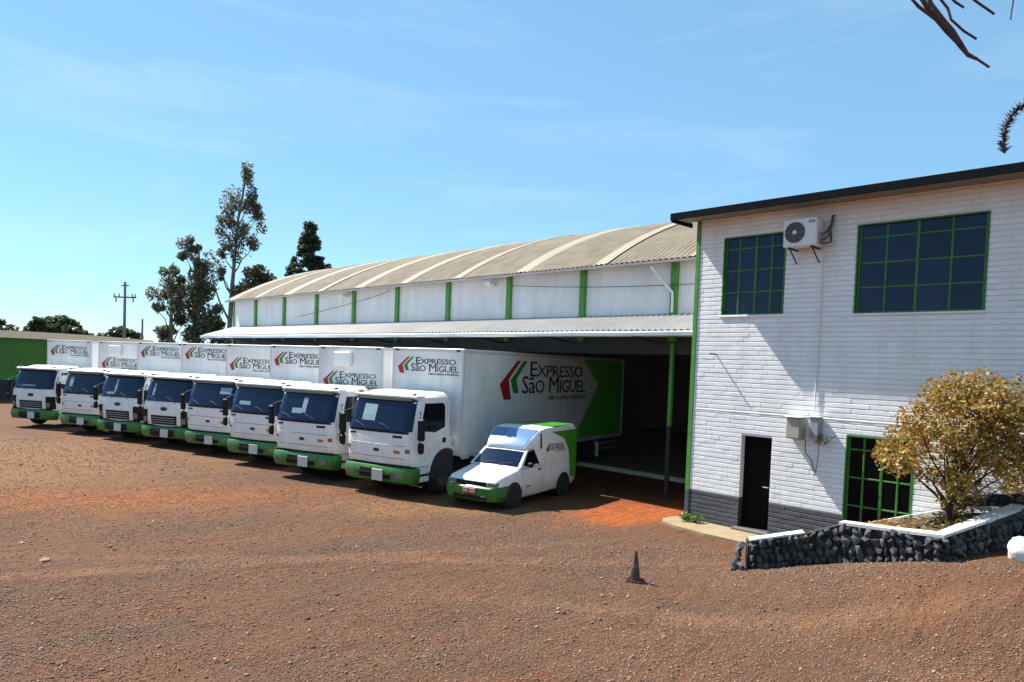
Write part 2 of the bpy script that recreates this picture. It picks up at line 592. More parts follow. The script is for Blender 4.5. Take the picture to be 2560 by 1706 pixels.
    c = mix(blob(4, 28, 7.0, 9.0, rad(10), 0.7), c, straw)
    c = mix(blob(5.4, 19.4, 7.5, 2.5, rad(-26), 1.0), c, orange)
    c = mix(blob(10.6, 14.6, 3.2, 1.3, rad(-35), 0.8), c, straw)
    c = mix(blob(15.6, 11.2, 3.6, 1.6, rad(2), 0.6), c, orange2)
    c = mix(blob(20, 16, 6.0, 8.0, 0, 0.6), c, (0.083, 0.034, 0.018))  # dark red earth, with the shade under the canopy painted in
    # worn wheel tracks, packed harder than the loose gravel
    packed = ramp(N(16, 6, 0.7), [(0.3, (0.085, 0.048, 0.030)), (0.7, (0.17, 0.105, 0.068))])
    light = ramp(N(20, 6, 0.7), [(0.3, (0.14, 0.085, 0.058)), (0.7, (0.26, 0.17, 0.12))])
    for (cx, cy, ax, ay, an, col) in ((5.5, 12.2, 9, 0.30, -22, light), (6.2, 13.9, 9, 0.30, -22, packed), (7.0, 9.0, 8, 0.34, -38, packed), (8.2, 10.4, 8, 0.30, -38, light),
                                      (4.0, 16.5, 8, 0.32, -12, packed), (9.5, 5.5, 5, 0.4, -52, light)):
        mk = t.nodes.new('ShaderNodeMath')
        mk.operation = 'MULTIPLY'
        mk.inputs[1].default_value = 0.6
        t.links.new(blob(cx, cy, ax, ay, rad(an), 0.9), mk.inputs[0])
        c = mix(mk.outputs[0], c, col)
    # darker lines across the tracks
    lines = ramp(N(0.8, 5, 0.7, 1.0, 6.0), [(0.54, (1, 1, 1)), (0.70, (0.50, 0.47, 0.46))])
    c = mix(0.85, c, lines, 'MULTIPLY')
    c = mix(1.0, c, (1.13, 0.86, 0.61), 'MULTIPLY')
    t.links.new(c, p.inputs['Base Color'])
    b = t.nodes.new('ShaderNodeBump')
    b.inputs['Strength'].default_value = 0.9
    b.inputs['Distance'].default_value = 0.03
    t.links.new(N(38, 4, 0.7), b.inputs['Height'])
    b2 = t.nodes.new('ShaderNodeBump')
    b2.inputs['Strength'].default_value = 0.6
    b2.inputs['Distance'].default_value = 0.12
    t.links.new(N(3.0, 5, 0.6, 0.4, 2.0), b2.inputs['Height'])
    t.links.new(b.outputs['Normal'], b2.inputs['Normal'])
    t.links.new(b2.outputs['Normal'], p.inputs['Normal'])
    me.materials.append(m)
    o = bpy.data.objects.new('ground', me)
    COL.objects.link(o)
    struct(o)


ground()


# ------------------------------------------------------------------ warehouse
XW = 17.2
BAY = 3.345
Y0, Y1 = 9.86, 41.4
EX, EZ, SPAN, RISE = 16.8, 6.65, 19.6, 2.8
RR = ((SPAN / 2) ** 2 + RISE ** 2) / (2 * RISE)
AC = (EX + SPAN / 2, EZ + RISE - RR)
A0 = math.asin((SPAN / 2) / RR)


def arch(t, off=0.0):
    """t 0..1 across the span"""
    a = -A0 + 2 * A0 * t
    return AC[0] + (RR + off) * math.sin(a), AC[1] + (RR + off) * math.cos(a)


def warehouse():
    w = empty('warehouse', (XW, 25.6, 0))
    tag(w, 'long white warehouse with arched sheet roof, green columns and open dark bays', 'warehouse')
    inv = Matrix.Translation((-XW, -25.6, 0))

    def P(name, b, m, smooth=None, par=None):
        o = b.obj(name, m, par or w, smooth)
        o.matrix_local = inv if par is None else Matrix()
        return o
    # roof sheets and pale strips
    cols = [11.75 + BAY * k for k in range(9)]
    strips = [14.15 + BAY * (k - 1) for k in range(10)]
    edges = [Y0 - 0.02]
    segs = []
    for s in strips:
        if s - 0.2 > edges[-1]:
            segs.append(('sheet', edges[-1], s - 0.2))
        segs.append(('strip', s - 0.26, s + 0.26))
        edges.append(s + 0.2)
    segs.append(('sheet', edges[-1], Y1 + 0.35))
    wl = 0.19
    for kind, ya, yb in segs:
        b = MB()
        n = max(8, int((yb - ya) / wl * 6))
        rows = []
        nt_ = 26
        for i in range(nt_ + 1):
            row = []
            for j in range(n + 1):
                y = ya + (yb - ya) * j / n
                off = 0.020 * math.sin(2 * math.pi * y / wl) + (0.02 if kind == 'strip' else 0.0)
                x, z = arch(i / nt_, off)
                row.append((x, y, z))
            rows.append(row)
        b.grid(rows)
        if kind == 'sheet':
            P('roof_sheet', b, ROOFM, 60)
        else:
            P('roof_strip', b, STRIP, 60)
    # inner lining below the opaque sheets; the pale strips let daylight in
    for kind, ya, yb in segs:
        if kind == 'sheet':
            b = MB()
            b.grid([[(arch(i / 26, -0.09)[0], y, arch(i / 26, -0.09)[1]) for y in (max(ya, Y0 + 0.03) + 0.01, yb - 0.01)] for i in range(27)])
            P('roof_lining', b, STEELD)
    # eave gutter lip
    b = MB()
    b.box(EX - 0.06, EX + 0.05, Y0, Y1 + 0.35, EZ - 0.10, EZ - 0.035)
    P('eave_edge', b, CANOPY)
    # upper wall panels, columns
    ys = [Y0 + 0.0] + cols + [Y1]
    for a, c in zip(ys[:-1], ys[1:]):
        b = MB()
        b.cbox(XW, XW + 0.15, a + 0.012, c - 0.012, 4.55, 6.72, 0.01)
        P('wall_panel', b, WALLW)
    for i, y in enumerate(cols):
        b = MB()
        b.cbox(XW - 0.10, XW + 0.10, y - 0.11, y + 0.11, 4.4, 6.62, 0.012)
        P('column', b, GREENT)
        if i == 0:      # slender post standing in the free bay
            b = MB()
            b.cbox(XW - 0.05, XW + 0.06, y - 0.055, y + 0.055, 2.05, 4.38, 0.01)
            po = P('post', b, GREENT)
            b = MB()
            b.cbox(XW - 0.052, XW + 0.062, y - 0.057, y + 0.057, -0.1, 2.05, 0.01)
            P('post_base', b, CHASS, None, po)
    b = MB()
    b.cbox(XW - 0.06, XW + 0.12, Y1 - 0.04, Y1 + 0.10, 0.0, 6.62, 0.012)
    P('corner_post', b, GREENT)
    # canopy sheets per bay
    cx0, cz0, cx1, cz1 = 15.42, 4.62, XW - 0.02, 5.17
    for a, c in zip(ys[:-1], ys[1:]):
        b = MB()
        n = int((c - a) / wl * 6)
        rows = []
        for i in range(3):
            u = i / 2
            rows.append([(cx0 + (cx1 - cx0) * u, a + (c - a) * j / n,
                          cz0 + (cz1 - cz0) * u + 0.022 * math.sin(2 * math.pi * (a + (c - a) * j / n) / wl)) for j in range(n + 1)])
        b.grid(rows)
        P('canopy_sheet', b, CANOPY, 60)
    b = MB()
    b.cbox(cx0 - 0.03, cx0 + 0.07, Y0 + 0.0, Y1 + 0.3, cz0 - 0.16, cz0 - 0.03, 0.02)
    P('gutter', b, STEELB)
    for y in cols + [Y1 - 0.1]:
        b = MB()
        b.tube([(XW - 0.1, y + 0.2, 4.35), (cx0 + 0.06, y + 0.2, cz0 - 0.10)], 0.035, 6)
        b.tube([(XW - 0.1, y + 0.2, cz1 - 0.08), (cx0 + 0.06, y + 0.2, cz0 - 0.06)], 0.03, 6)
        P('canopy_bracket', b, STEELD)
    # beam over the open bays
    b = MB()
    b.box(XW + 0.02, XW + 0.32, Y0 + 0.02, Y1 - 0.05, 4.05, 4.55)
    P('lintel_beam', b, STEELD)
    # enclosing walls
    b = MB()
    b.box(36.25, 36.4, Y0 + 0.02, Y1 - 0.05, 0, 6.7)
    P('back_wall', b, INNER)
    for (ya, yb) in ((Y0 + 0.0, Y0 + 0.02), (Y1 - 0.05, Y1 + 0.05)):
        b = MB()
        pts = [(XW + 0.16, ya, 0), (36.24, ya, 0)]
        for i in range(13, -1, -1):
            x, z = arch(i / 13, -0.11)
            x = min(36.24, max(XW + 0.16, x))
            pts.append((x, ya, z))
        b.poly(pts, (0, yb - ya, 0))
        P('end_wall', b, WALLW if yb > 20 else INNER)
    for y in [11.3, 18.0, 24.66, 31.4, 38.1]:
        b = MB()
        b.box(36.05, 36.24, y - 0.14, y + 0.14, 0.1, 6.7)
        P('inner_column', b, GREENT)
    # slab with pale edge
    b = MB()
    b.box(20.45, 36.24, Y0 + 0.03, Y1 - 0.06, -0.1, 0.10)
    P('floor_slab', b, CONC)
    b = MB()
    b.cbox(20.22, 20.44, Y0 + 0.03, Y1 - 0.06, -0.1, 0.13, 0.015)
    P('floor_edge', b, KERB)
    # downpipe and sagging cable on the upper wall
    b = MB()
    b.tube([(16.85, 12.35, 6.5), (16.98, 12.05, 6.1), (17.02, 11.72, 5.75), (17.04, 11.72, 5.2)], 0.035, 8)
    P('downpipe', b, WALLW, 50)
    b = MB()
    pts = []
    for i in range(25):
        y = 10.2 + (18.4 - 10.2) * i / 24
        pts.append((XW - 0.14, y, 5.95 + 0.35 * (i / 24) ** 2))
    b.tube(pts, 0.012, 5)
    P('cable', b, WIREM)
    b = MB()
    pts = [(XW - 0.14, 25.6 + 8 * i / 20, 6.45 - 0.9 * (i / 20) ** 0.8) for i in range(21)]
    b.tube(pts, 0.012, 5)
    P('cable', b, WIREM)
    for y, z in ((19.2, 6.4), (29.0, 6.4)):
        b = MB()
        b.cbox(XW - 0.42, XW - 0.14, y - 0.14, y + 0.14, z - 0.08, z + 0.07, 0.03)
        b.tube([(XW - 0.2, y, z), (XW + 0.01, y, z - 0.05)], 0.03, 6)
        P('floodlight', b, ACW)


warehouse()


# ------------------------------------------------------------------ office building
OX = 15.21
OPEN = {  # y0, y1, z0, z1
    'small': (7.60, 9.10, 4.93, 6.70),
    'big': (3.80, 6.10, 4.90, 6.67),
    'low': (4.81, 6.10, 0.45, 2.42),
    'doorway': (7.70, 8.43, 0.12, 2.20),
}
BANDZ = 0.775


def office():
    w = empty('office_building', (OX, 4.0, 0))
    tag(w, 'two storey white painted brick office with green windows and grey base', 'building')
    inv = Matrix.Translation((-OX, -4.0, 0))

    def P(name, b, m, smooth=None):
        o = b.obj(name, m, w, smooth)
        o.matrix_local = inv
        return o
    YA, YB = -3.0, 9.73
    ZT = 7.32
    # backing wall with openings
    ycuts = sorted({YA, YB} | {v for o in OPEN.values() for v in o[:2]})
    zcuts = sorted({-0.2, BANDZ, ZT} | {v for o in OPEN.values() for v in o[2:]})
    b = MB()
    for ya, yb in zip(ycuts[:-1], ycuts[1:]):
        for za, zb in zip(zcuts[:-1], zcuts[1:]):
            ym, zm = (ya + yb) / 2, (za + zb) / 2
            if any(o[0] < ym < o[1] and o[2] < zm < o[3] for o in OPEN.values()):
                continue
            b.box(OX + 0.012, OX + 0.24, ya, yb, za, zb, 1 if zb <= BANDZ + 1e-6 else 0)
    me = b.mesh('wall')
    me.polygons.foreach_set('material_index', [b.m[i] if i < len(b.m) else 0 for i in range(len(me.polygons))])
    wall = put('wall', me, [MORTW, MORTD], w)
    wall.matrix_local = inv
    # remaining shell
    b = MB()
    b.box(OX + 0.25, 24.0, YB - 0.2, YB - 0.005, -0.2, ZT + 0.2)
    b.box(OX + 0.25, 24.0, YA, YA + 0.2, -0.2, ZT + 0.2)
    b.box(23.8, 24.0, YA + 0.2, YB - 0.2, -0.2, ZT + 0.2)
    P('side_wall', b, WALLW)
    b = MB()
    b.box(OX + 0.9, OX + 1.0, YA + 0.25, YB - 0.25, -0.2, ZT)
    P('inner_partition', b, INNER)
    # bricks
    CH = 0.104
    BL = 0.245
    bricks = []
    k = 0
    z = -0.05
    beam = (-9.0, -8.0)
    while z < ZT - 0.02:
        z0, z1 = z, min(z + CH, ZT)
        zm = (z0 + z1) / 2
        if beam[0] - 0.01 < zm < beam[1] + 0.01:
            z += CH
            k += 1
            continue
        cuts = [(YA, YB)]
        for o in OPEN.values():
            if o[2] - 0.02 < zm < o[3] + 0.02:
                new = []
                for a, c in cuts:
                    if o[0] > a and o[1] < c:
                        new += [(a, o[0]), (o[1], c)]
                    else:
                        new.append((a, c))
                cuts = new
        for a, c in cuts:
            y = c - (BL * 0.5 if k % 2 else BL)
            top = c
            while top > a + 1e-4:
                lo = max(a, y)
                if top - lo > 0.03:
                    bricks.append((lo, top, z0, z1, zm < BANDZ))
                top = lo
                y = lo - BL
        z += CH
        k += 1

    def brick_geo(b, y0, y1, z0, z1, pr):
        j, jv = 0.010, 0.0006
        y0 += jv
        y1 -= jv
        z0 += j
        z1 -= j
        x0, x1, ii = OX + 0.02, OX - pr, 0.006
        vs = [(x0, y0, z0), (x0, y1, z0), (x0, y1, z1), (x0, y0, z1),
              (x1 + 0.004, y0, z0 + 0.001), (x1 + 0.004, y1, z0 + 0.001), (x1 + 0.004, y1, z1 - 0.001), (x1 + 0.004, y0, z1 - 0.001),
              (x1, y0 + ii * 0.15, z0 + ii), (x1, y1 - ii * 0.15, z0 + ii), (x1, y1 - ii * 0.15, z1 - ii), (x1, y0 + ii * 0.15, z1 - ii)]
        fs = []
        for r in (0, 4):
            for i in range(4):
                fs.append((r + i, r + (i + 1) % 4, r + 4 + (i + 1) % 4, r + 4 + i))
        fs.append((8, 9, 10, 11))
        b.add(vs, fs)
    # the 300 that show largest: in frame, above the planter, nearest to the camera
    def score(br):
        y, zz = (br[0] + br[1]) / 2, (br[2] + br[3]) / 2
        if y < 3.35 or (y < 6.6 and zz < 1.35) or (y < 5.4 and zz < 3.6) or br[1] - br[0] < 0.2:
            return 1e9
        return math.hypot(OX, y)
    order = sorted(range(len(bricks)), key=lambda i: score(bricks[i]))
    single = set(order[:300])
    shared = {}
    bw, bd = MB(), MB()
    for i, br in enumerate(bricks):
        pr = rng.uniform(-0.002, 0.003)
        if i in single:
            L = round(br[1] - br[0], 3)
            key = (L, br[4])
            if key not in shared:
                b = MB()
                brick_geo(b, 0, L, 0, CH, 0.0)
                me = b.mesh('brick')
                me.materials.append(BRICKD if br[4] else BRICKWO)
                shared[key] = me
            o = put('brick', shared[key], None, wall)
            o.location = (rng.uniform(-0.002, 0.003), br[0], br[2])
        else:
            brick_geo(bd if br[4] else bw, *br[:4], pr)
    for b, m in ((bw, BRICKW), (bd, BRICKD)):
        o = b.obj('brick_courses', m, wall)
        stuff(o)
    # thin mortar line between the floors
    b = MB()
    b.cbox(OX - 0.006, OX + 0.01, YA, YB - 0.002, 2.715, 2.735, 0.003)
    P('floor_joint', b, WALLW)
    # green corner trim
    b = MB()
    b.cbox(OX - 0.02, OX + 0.16, YB + 0.0, YB + 0.115, 0.75, ZT - 0.02, 0.01)
    P('corner_trim', b, GREENT)
    b = MB()
    b.cbox(OX - 0.02, OX + 0.16, YB + 0.0, YB + 0.115, -0.1, 0.75, 0.01)
    P('corner_trim', b, BRICKD)
    # windows
    def window(key, vy, hz):
        y0, y1, z0, z1 = OPEN[key]
        fx0, fx1 = OX + 0.055, OX + 0.105
        t = 0.045
        b = MB()
        # reveal / outer frame
        b.box(OX - 0.006, OX + 0.12, y1 - 0.02, y1 + 0.006, z0, z1)
        b.box(OX - 0.006, OX + 0.12, y0 - 0.006, y0 + 0.02, z0, z1)
        b.box(OX - 0.006, OX + 0.12, y0 + 0.02, y1 - 0.02, z1 - 0.02, z1 + 0.006)
        b.box(OX - 0.006, OX + 0.12, y0 + 0.02, y1 - 0.02, z0 - 0.006, z0 + 0.02)
        b.box(fx0 - 0.003, fx1, y1 - 0.02 - t, y1 - 0.02, z0 + 0.02, z1 - 0.02)
        b.box(fx0 - 0.003, fx1, y0 + 0.02, y0 + 0.02 + t, z0 + 0.02, z1 - 0.02)
        win = P('window', b, GREENW)
        ye = [y1 - 0.02] + [y1 - f * (y1 - y0) for f in vy] + [y0 + 0.02]
        ze = [z1 - 0.02] + [z1 - f * (z1 - z0) for f in hz] + [z0 + 0.02]
        for i, y in enumerate(ye[1:-1]):
            b = MB()
            s = 0.021 if i != 1 else 0.028
            b.cbox(fx0, fx1, y - s, y + s, z0 + 0.02, z1 - 0.02, 0.008)
            b.obj('mullion', GREENW, win)
        for i, zz in enumerate(ze[1:-1]):
            b = MB()
            b.cbox(fx0 + 0.004, fx1 - 0.004, y0 + 0.02, y1 - 0.02, zz - 0.017, zz + 0.017, 0.006)
            b.obj('glazing_bar', GREENW, win)
        for ya, yb in zip(ye[:-1], ye[1:]):
            for za, zb in zip(ze[:-1], ze[1:]):
                b = MB()
                tl = rng.uniform(-0.002, 0.002)
                vs = [(0.070 + tl, yb, zb), (0.070 - tl, ya, zb), (0.070 + tl * .5, ya, za), (0.070, yb, za)]
                vs = [(OX + v[0], v[1], v[2]) for v in vs]
                b.poly(vs, (0.006, 0, 0))
                b.obj('pane', PANE if key != 'low' else PANEB, win)
        return win
    window('small', (0.25, 0.52, 0.77), (0.15, 0.43, 0.71))
    window('big', (0.24, 0.485, 0.74), (0.15, 0.435, 0.71))
    window('low', (0.26, 0.53, 0.77), (0.14, 0.43, 0.72))
    # sills
    for key in ('small', 'big'):
        y0, y1, z0, z1 = OPEN[key]
        b = MB()
        b.cbox(OX - 0.03, OX + 0.05, y0 - 0.03, y1 + 0.03, z0 - 0.05, z0 - 0.008, 0.008)
        P('window_sill', b, WALLW)
    # doorway: black leaf stands in for the unlit interior
    y0, y1, z0, z1 = OPEN['doorway']
    b = MB()
    b.cbox(OX + 0.16, OX + 0.20, y0, y1, z0, z1, 0.004)
    for za, zb in ((z0 + 0.15, z0 + 0.95), (z0 + 1.1, z1 - 0.15)):
        b.cbox(OX + 0.15, OX + 0.162, y0 + 0.12, y1 - 0.12, za, zb, 0.006)
    doorway = P('doorway', b, DOORM)
    b = MB()
    b.tube([(OX + 0.10, y0 + 0.1, 1.08), (OX + 0.10, y0 + 0.22, 1.08)], 0.010, 6)
    b.tube([(OX + 0.15, y0 + 0.1, 1.08), (OX + 0.10, y0 + 0.1, 1.08)], 0.010, 6)
    b.obj('door_handle', TRIM, doorway)
    b = MB()
    b.cbox(OX - 0.16, OX + 0.2, y0 - 0.06, y1 + 0.08, -0.05, z0 - 0.004, 0.015)
    P('door_step', b, CONC)
    # roof
    ex = 14.50
    ya, yb = -3.6, 10.14
    b = MB()
    b.poly([(ex + 0.04, ya, 7.20), (24.4, ya, 8.1), (24.4, ya, 8.2), (ex + 0.04, ya, 7.285)], (0, yb - ya, 0))
    P('roof', b, FASCIA)
    b = MB()
    b.cbox(ex, ex + 0.035, ya, yb, 7.12, 7.28, 0.006)
    P('fascia_board', b, FASCIA)
    b = MB()
    b.cbox(ex + 0.04, OX + 0.2, yb - 0.035, yb, 7.08, 7.195, 0.006)
    P('fascia_board', b, FASCIA)
    b = MB()
    b.box(ex + 0.04, OX - 0.01, ya + 0.02, yb - 0.04, 7.165, 7.195)
    P('soffit', b, SOFFIT)
    # conduit down the wall
    b = MB()
    b.tube([(OX - 0.03, 6.78, 6.3), (OX - 0.03, 6.78, 2.8)], 0.014, 8)
    P('conduit', b, WALLW, 50)
    # small iron hook
    b = MB()
    b.tube([(OX + 0.0, 9.18, 4.02), (OX - 0.22, 9.20, 4.03)], 0.016, 6)
    P('wall_hook', b, STEELD)


office()


def apron():
    b = MB()
    top = [(15.2, 10.1), (14.75, 10.12), (14.45, 9.95), (14.25, 9.4), (14.12, 8.6), (14.1, 7.6), (14.0, 6.6), (14.0, 5.6), (15.2, 5.6)]
    b.poly([(x, y, -0.1) for x, y in top], (0, 0, 0.16))
    o = b.obj('pavement', APRON)
    struct(o)


apron()


def ac_unit():
    # outdoor unit on brackets
    t = empty('air_conditioner', (OX, 7.09, 6.2))
    tag(t, 'white air conditioner outdoor unit on brackets beside the small upper window', 'air conditioner')
    inv = Matrix.Translation((-OX, -7.09, -6.2))

    def P(name, b, m, smooth=None, par=None):
        o = b.obj(name, m, par or t, smooth)
        o.matrix_local = inv if par is None else Matrix()
        return o
    xf, xb, y0, y1, z0, z1 = 14.76, 15.06, 6.74, 7.46, 6.28, 6.86
    b = MB()
    b.cbox(xf, xb, y0, y1, z0, z1, 0.025)
    body = P('casing', b, ACW)
    cy, cz, r = 7.2, 6.57, 0.215
    b = MB()
    seg = 28
    disc = [(xf - 0.004, cy + r * math.cos(2 * math.pi * k / seg), cz + r * math.sin(2 * math.pi * k / seg)) for k in range(seg)]
    b.poly(disc, (0.003, 0, 0))
    P('fan_opening', b, ACD)
    b = MB()
    for rr in (0.06, 0.10, 0.14, 0.18, 0.215):
        b.tube([(xf - 0.014, cy + rr * math.cos(2 * math.pi * k / seg), cz + rr * math.sin(2 * math.pi * k / seg)) for k in range(seg + 1)], 0.0035, 4, cap=False)
    for k in range(8):
        a = math.pi * k / 4
        b.tube([(xf - 0.014, cy, cz), (xf - 0.014, cy + r * math.cos(a), cz + r * math.sin(a))], 0.0035, 4)
    P('fan_guard', b, GREYB)
    b = MB()
    b.lathe_z(0, 0, 0, [(0, 0.045), (0.02, 0.04)], 14)
    o = P('fan_hub', b, ACW)
    o.matrix_local = inv @ Matrix.Translation((xf - 0.018, cy, cz)) @ Matrix.Rotation(-math.pi / 2, 4, 'Y')
    for k in range(3):
        b = MB()
        a = 2 * math.pi * k / 3
        pts = [(xf - 0.006, cy + q * math.cos(a + d), cz + q * math.sin(a + d)) for q, d in ((0.04, -.4), (0.19, -.1), (0.2, .5), (0.05, .5))]
        b.poly(pts, (-0.004, 0, 0))
        P('fan_blade', b, STEELD)
    b = MB()
    b.cbox(xf - 0.004, xf + 0.002, 6.78, 6.92, 6.74, 6.80, 0.002)
    P('brand_strip', b, CLEAR)
    for y in (6.86, 7.34):
        b = MB()
        b.cbox(xf + 0.02, OX - 0.002, y - 0.02, y + 0.02, 6.24, 6.275, 0.005)
        b.tube([(xf + 0.1, y, 6.245), (OX - 0.01, y, 5.98)], 0.014, 6)
        P('bracket', b, STEELD)
    b = MB()
    b.tube([(14.95, 6.735, 6.42), (14.95, 6.66, 6.40), (15.05, 6.62, 6.5), (15.12, 6.60, 6.75), (15.16, 6.6, 6.9), (OX, 6.6, 6.92)], 0.028, 8)
    b.tube([(14.9, 6.735, 6.36), (14.92, 6.64, 6.32), (15.08, 6.58, 6.36), (15.16, 6.62, 6.55), (OX + .01, 6.66, 6.6)], 0.022, 8)
    b.tube([(15.0, 6.735, 6.5), (15.03, 6.68, 6.56), (15.12, 6.66, 6.62), (OX + .01, 6.7, 6.7)], 0.018, 8)
    P('pipe', b, COPPER, 60)
    b = MB()
    b.cbox(14.82, 15.0, 6.712, 6.738, 6.30, 6.56, 0.008)
    P('valve_cover', b, METERB)


ac_unit()


def wall_boxes():
    t = empty('meter_box', (OX, 7.11, 2.25))
    tag(t, 'beige grey meter box on the white wall beside the dark doorway', 'electrical box')
    inv = Matrix.Translation((-OX, -7.11, -2.25))
    b = MB()
    b.cbox(14.95, OX - 0.004, 6.95, 7.28, 2.25, 2.71, 0.015)
    b.obj('casing', METERB, t).matrix_local = inv
    b = MB()
    b.cbox(14.938, 14.95, 6.98, 7.25, 2.28, 2.68, 0.004)
    b.obj('cover', METERB, t).matrix_local = inv
    b = MB()
    b.cbox(14.90, OX - 0.02, 6.93, 7.30, 2.712, 2.735, 0.006)
    b.obj('rain_hood', ACW, t).matrix_local = inv
    t = empty('junction_box', (OX, 6.7, 2.25))
    tag(t, 'small grey cable box with loose wires on the white wall above the lower window', 'electrical box')
    inv = Matrix.Translation((-OX, -6.7, -2.25))
    b = MB()
    b.cbox(15.0, OX - 0.004, 6.60, 6.80, 2.28, 2.74, 0.015)
    b.obj('casing', GREYB, t).matrix_local = inv
    b = MB()
    b.cbox(14.98, OX - 0.02, 6.585, 6.815, 2.742, 2.765, 0.006)
    b.obj('rain_hood', ACW, t).matrix_local = inv
    b = MB()
    r = random.Random(5)
    for k in range(9):
        y, z = 6.6 + r.uniform(-0.05, 0.15), 2.32
        pts = [(15.05, y, z)]
        for i in range(5):
            pts.append((15.05 + r.uniform(-0.14, 0.10), y - 0.05 * i + r.uniform(-0.08, 0.05), z + r.uniform(-0.15, 0.12)))
        b.tube(pts, 0.007, 5)
    b.tube([(15.1, 6.62, 2.3), (15.02, 6.58, 2.0), (15.1, 6.63, 1.75), (15.15, 6.70, 1.5)], 0.009, 5)
    b.tube([(15.1, 6.9, 2.25), (15.02, 6.86, 2.0), (15.08, 6.75, 1.85), (15.17, 6.72, 1.6)], 0.012, 5)
    b.obj('loose_wire', COPPER, t).matrix_local = inv


wall_boxes()


# ------------------------------------------------------------------ text and logo
def text_mesh(body, size, small=True, xs=0.78):
    cu = bpy.data.curves.new('t', 'FONT')
    cu.body = body
    cu.size = size
    cu.resolution_u = 2
    cu.extrude = 0.003
    cu.offset = 0.0
    cu.small_caps_scale = 0.78
    cu.space_character = 0.92
    if small:
        for f in cu.body_format:
            f.use_small_caps = True
    ob = bpy.data.objects.new('t', cu)
    COL.objects.link(ob)
    bpy.context.view_layer.update()
    dg = bpy.context.evaluated_depsgraph_get()
    me = bpy.data.meshes.new_from_object(ob.evaluated_get(dg))
    COL.objects.unlink(ob)
    bpy.data.objects.remove(ob)
    me.transform(Matrix.Diagonal((xs, 1.0, 1.0, 1.0)))
    return me


TXT = {}


def fit(me, x0, x1, y0, y1):
    xs = [v.co.x for v in me.vertices]
    ys = [v.co.y for v in me.vertices]
    a, b, c, d = min(xs), max(xs), min(ys), max(ys)
    for v in me.vertices:
        v.co.x = x0 + (v.co.x - a) / (b - a) * (x1 - x0)
        v.co.y = y0 + (v.co.y - c) / (d - c) * (y1 - y0)


def logo(parent, base, s):
    """base: 4x4 of the logo plane (x reading direction, y up, z outwards) in the parent's space; s = scale.
    Unit logo 5.25 wide, 1.0 high."""
    if not TXT:
        a = text_mesh('Expresso', 0.62)
        b = text_mesh('S\u00e3o Miguel', 0.60)
        fit(a, 1.62, 5.0, 0.54, 0.99)
        fit(b, 1.18, 5.25, 0.04, 0.56)
        for k, me, mm in (('a', a, INK), ('b', b, INK)):
            me.materials.clear()
            me.materials.append(mm)
            TXT[k] = me
        m = MB().poly([(0.90, 1.0, 0), (1.08, 1.0, 0), (0.45, 0.46, 0), (0.60, -0.12, 0), (0.24, -0.12, 0), (0.0, 0.32, 0)], (0, 0, 0.005)).mesh('red')
        m.materials.append(INKR)
        TXT['r'] = m
        m = MB().poly([(1.24, 1.0, 0), (1.44, 1.0, 0), (0.86, 0.46, 0), (1.0, 0.06, 0), (0.72, 0.06, 0), (0.56, 0.44, 0)], (0, 0, 0.005)).mesh('green')
        m.materials.append(INKG)
        TXT['g'] = m
        m = MB()
        r = random.Random(3)
        x = 2.75
        while x < 5.15:
            wd = r.uniform(0.05, 0.12)
            h = r.choice((0.13, 0.10, 0.10, 0.14))
            m.poly([(x, -0.17, 0), (x + wd, -0.17, 0), (x + wd, -0.17 + h, 0), (x, -0.17 + h, 0)], (0, 0, 0.004))
            x += wd + r.choice((0.02, 0.03, 0.03, 0.08))
        m = m.mesh('tagline')
        m.materials.append(INKGREY)
        TXT['t'] = m
    S = Matrix.Scale(s, 4)
    for nm, k, off in (('red_chevron', 'r', (0, 0, 0.001)), ('green_chevron', 'g', (0, 0, 0.001)),
                       ('lettering', 'a', (0, 0, 0.004)), ('lettering', 'b', (0, 0, 0.004)), ('tagline', 't', (0, 0, 0.001))):
        put(nm, TXT[k], None, parent, base @ S @ Matrix.Translation(off))


FRONT = Matrix(((0, 0, -1, 0), (-1, 0, 0, 0), (0, 1, 0, 0), (0, 0, 0, 1)))   # x->-Y, y->Z, z->-X
SIDE = Matrix(((1, 0, 0, 0), (0, 0, -1, 0), (0, 1, 0, 0), (0, 0, 0, 1)))     # x->+X, y->Z, z->-Y


# ------------------------------------------------------------------ trucks
OLD = [(0.85, 0.07, 1.225), (0.93, 0.03, 1.214), (1.35, 0.0, 1.225), (1.76, 0.02, 1.225), (1.84, 0.05, 1.219), (2.1, 0.12, 1.193), (2.52, 0.26, 1.182),
       (2.62, 0.31, 1.161), (2.70, 0.40, 1.129), (2.755, 0.55, 1.065), (2.775, 0.8, 0.959)]
NEW = [(0.82, 0.06, 1.225), (0.95, 0.02, 1.214), (1.3, 0.0, 1.225), (1.66, 0.04, 1.225), (1.74, 0.06, 1.219), (2.1, 0.16, 1.225), (2.50, 0.30, 1.171),
       (2.62, 0.36, 1.140), (2.71, 0.48, 1.097), (2.77, 0.65, 1.033), (2.79, 0.9, 0.937)]
CABL = 1.66


def lev(tab, z):
    if z <= tab[0][0]:
        return tab[0][1:]
    for a, b in zip(tab[:-1], tab[1:]):
        if z <= b[0]:
            t = (z - a[0]) / (b[0] - a[0])
            return a[1] + (b[1] - a[1]) * t, a[2] + (b[2] - a[2]) * t
    return tab[-1][1:]


def frontx(tab, y, z, rc=0.26):
    xf, hw = lev(tab, z)
    d = max(0.0, abs(y) - (hw - rc))
    return xf + rc - math.sqrt(max(0, rc * rc - d * d)) + 0.05 * (y / hw) ** 2


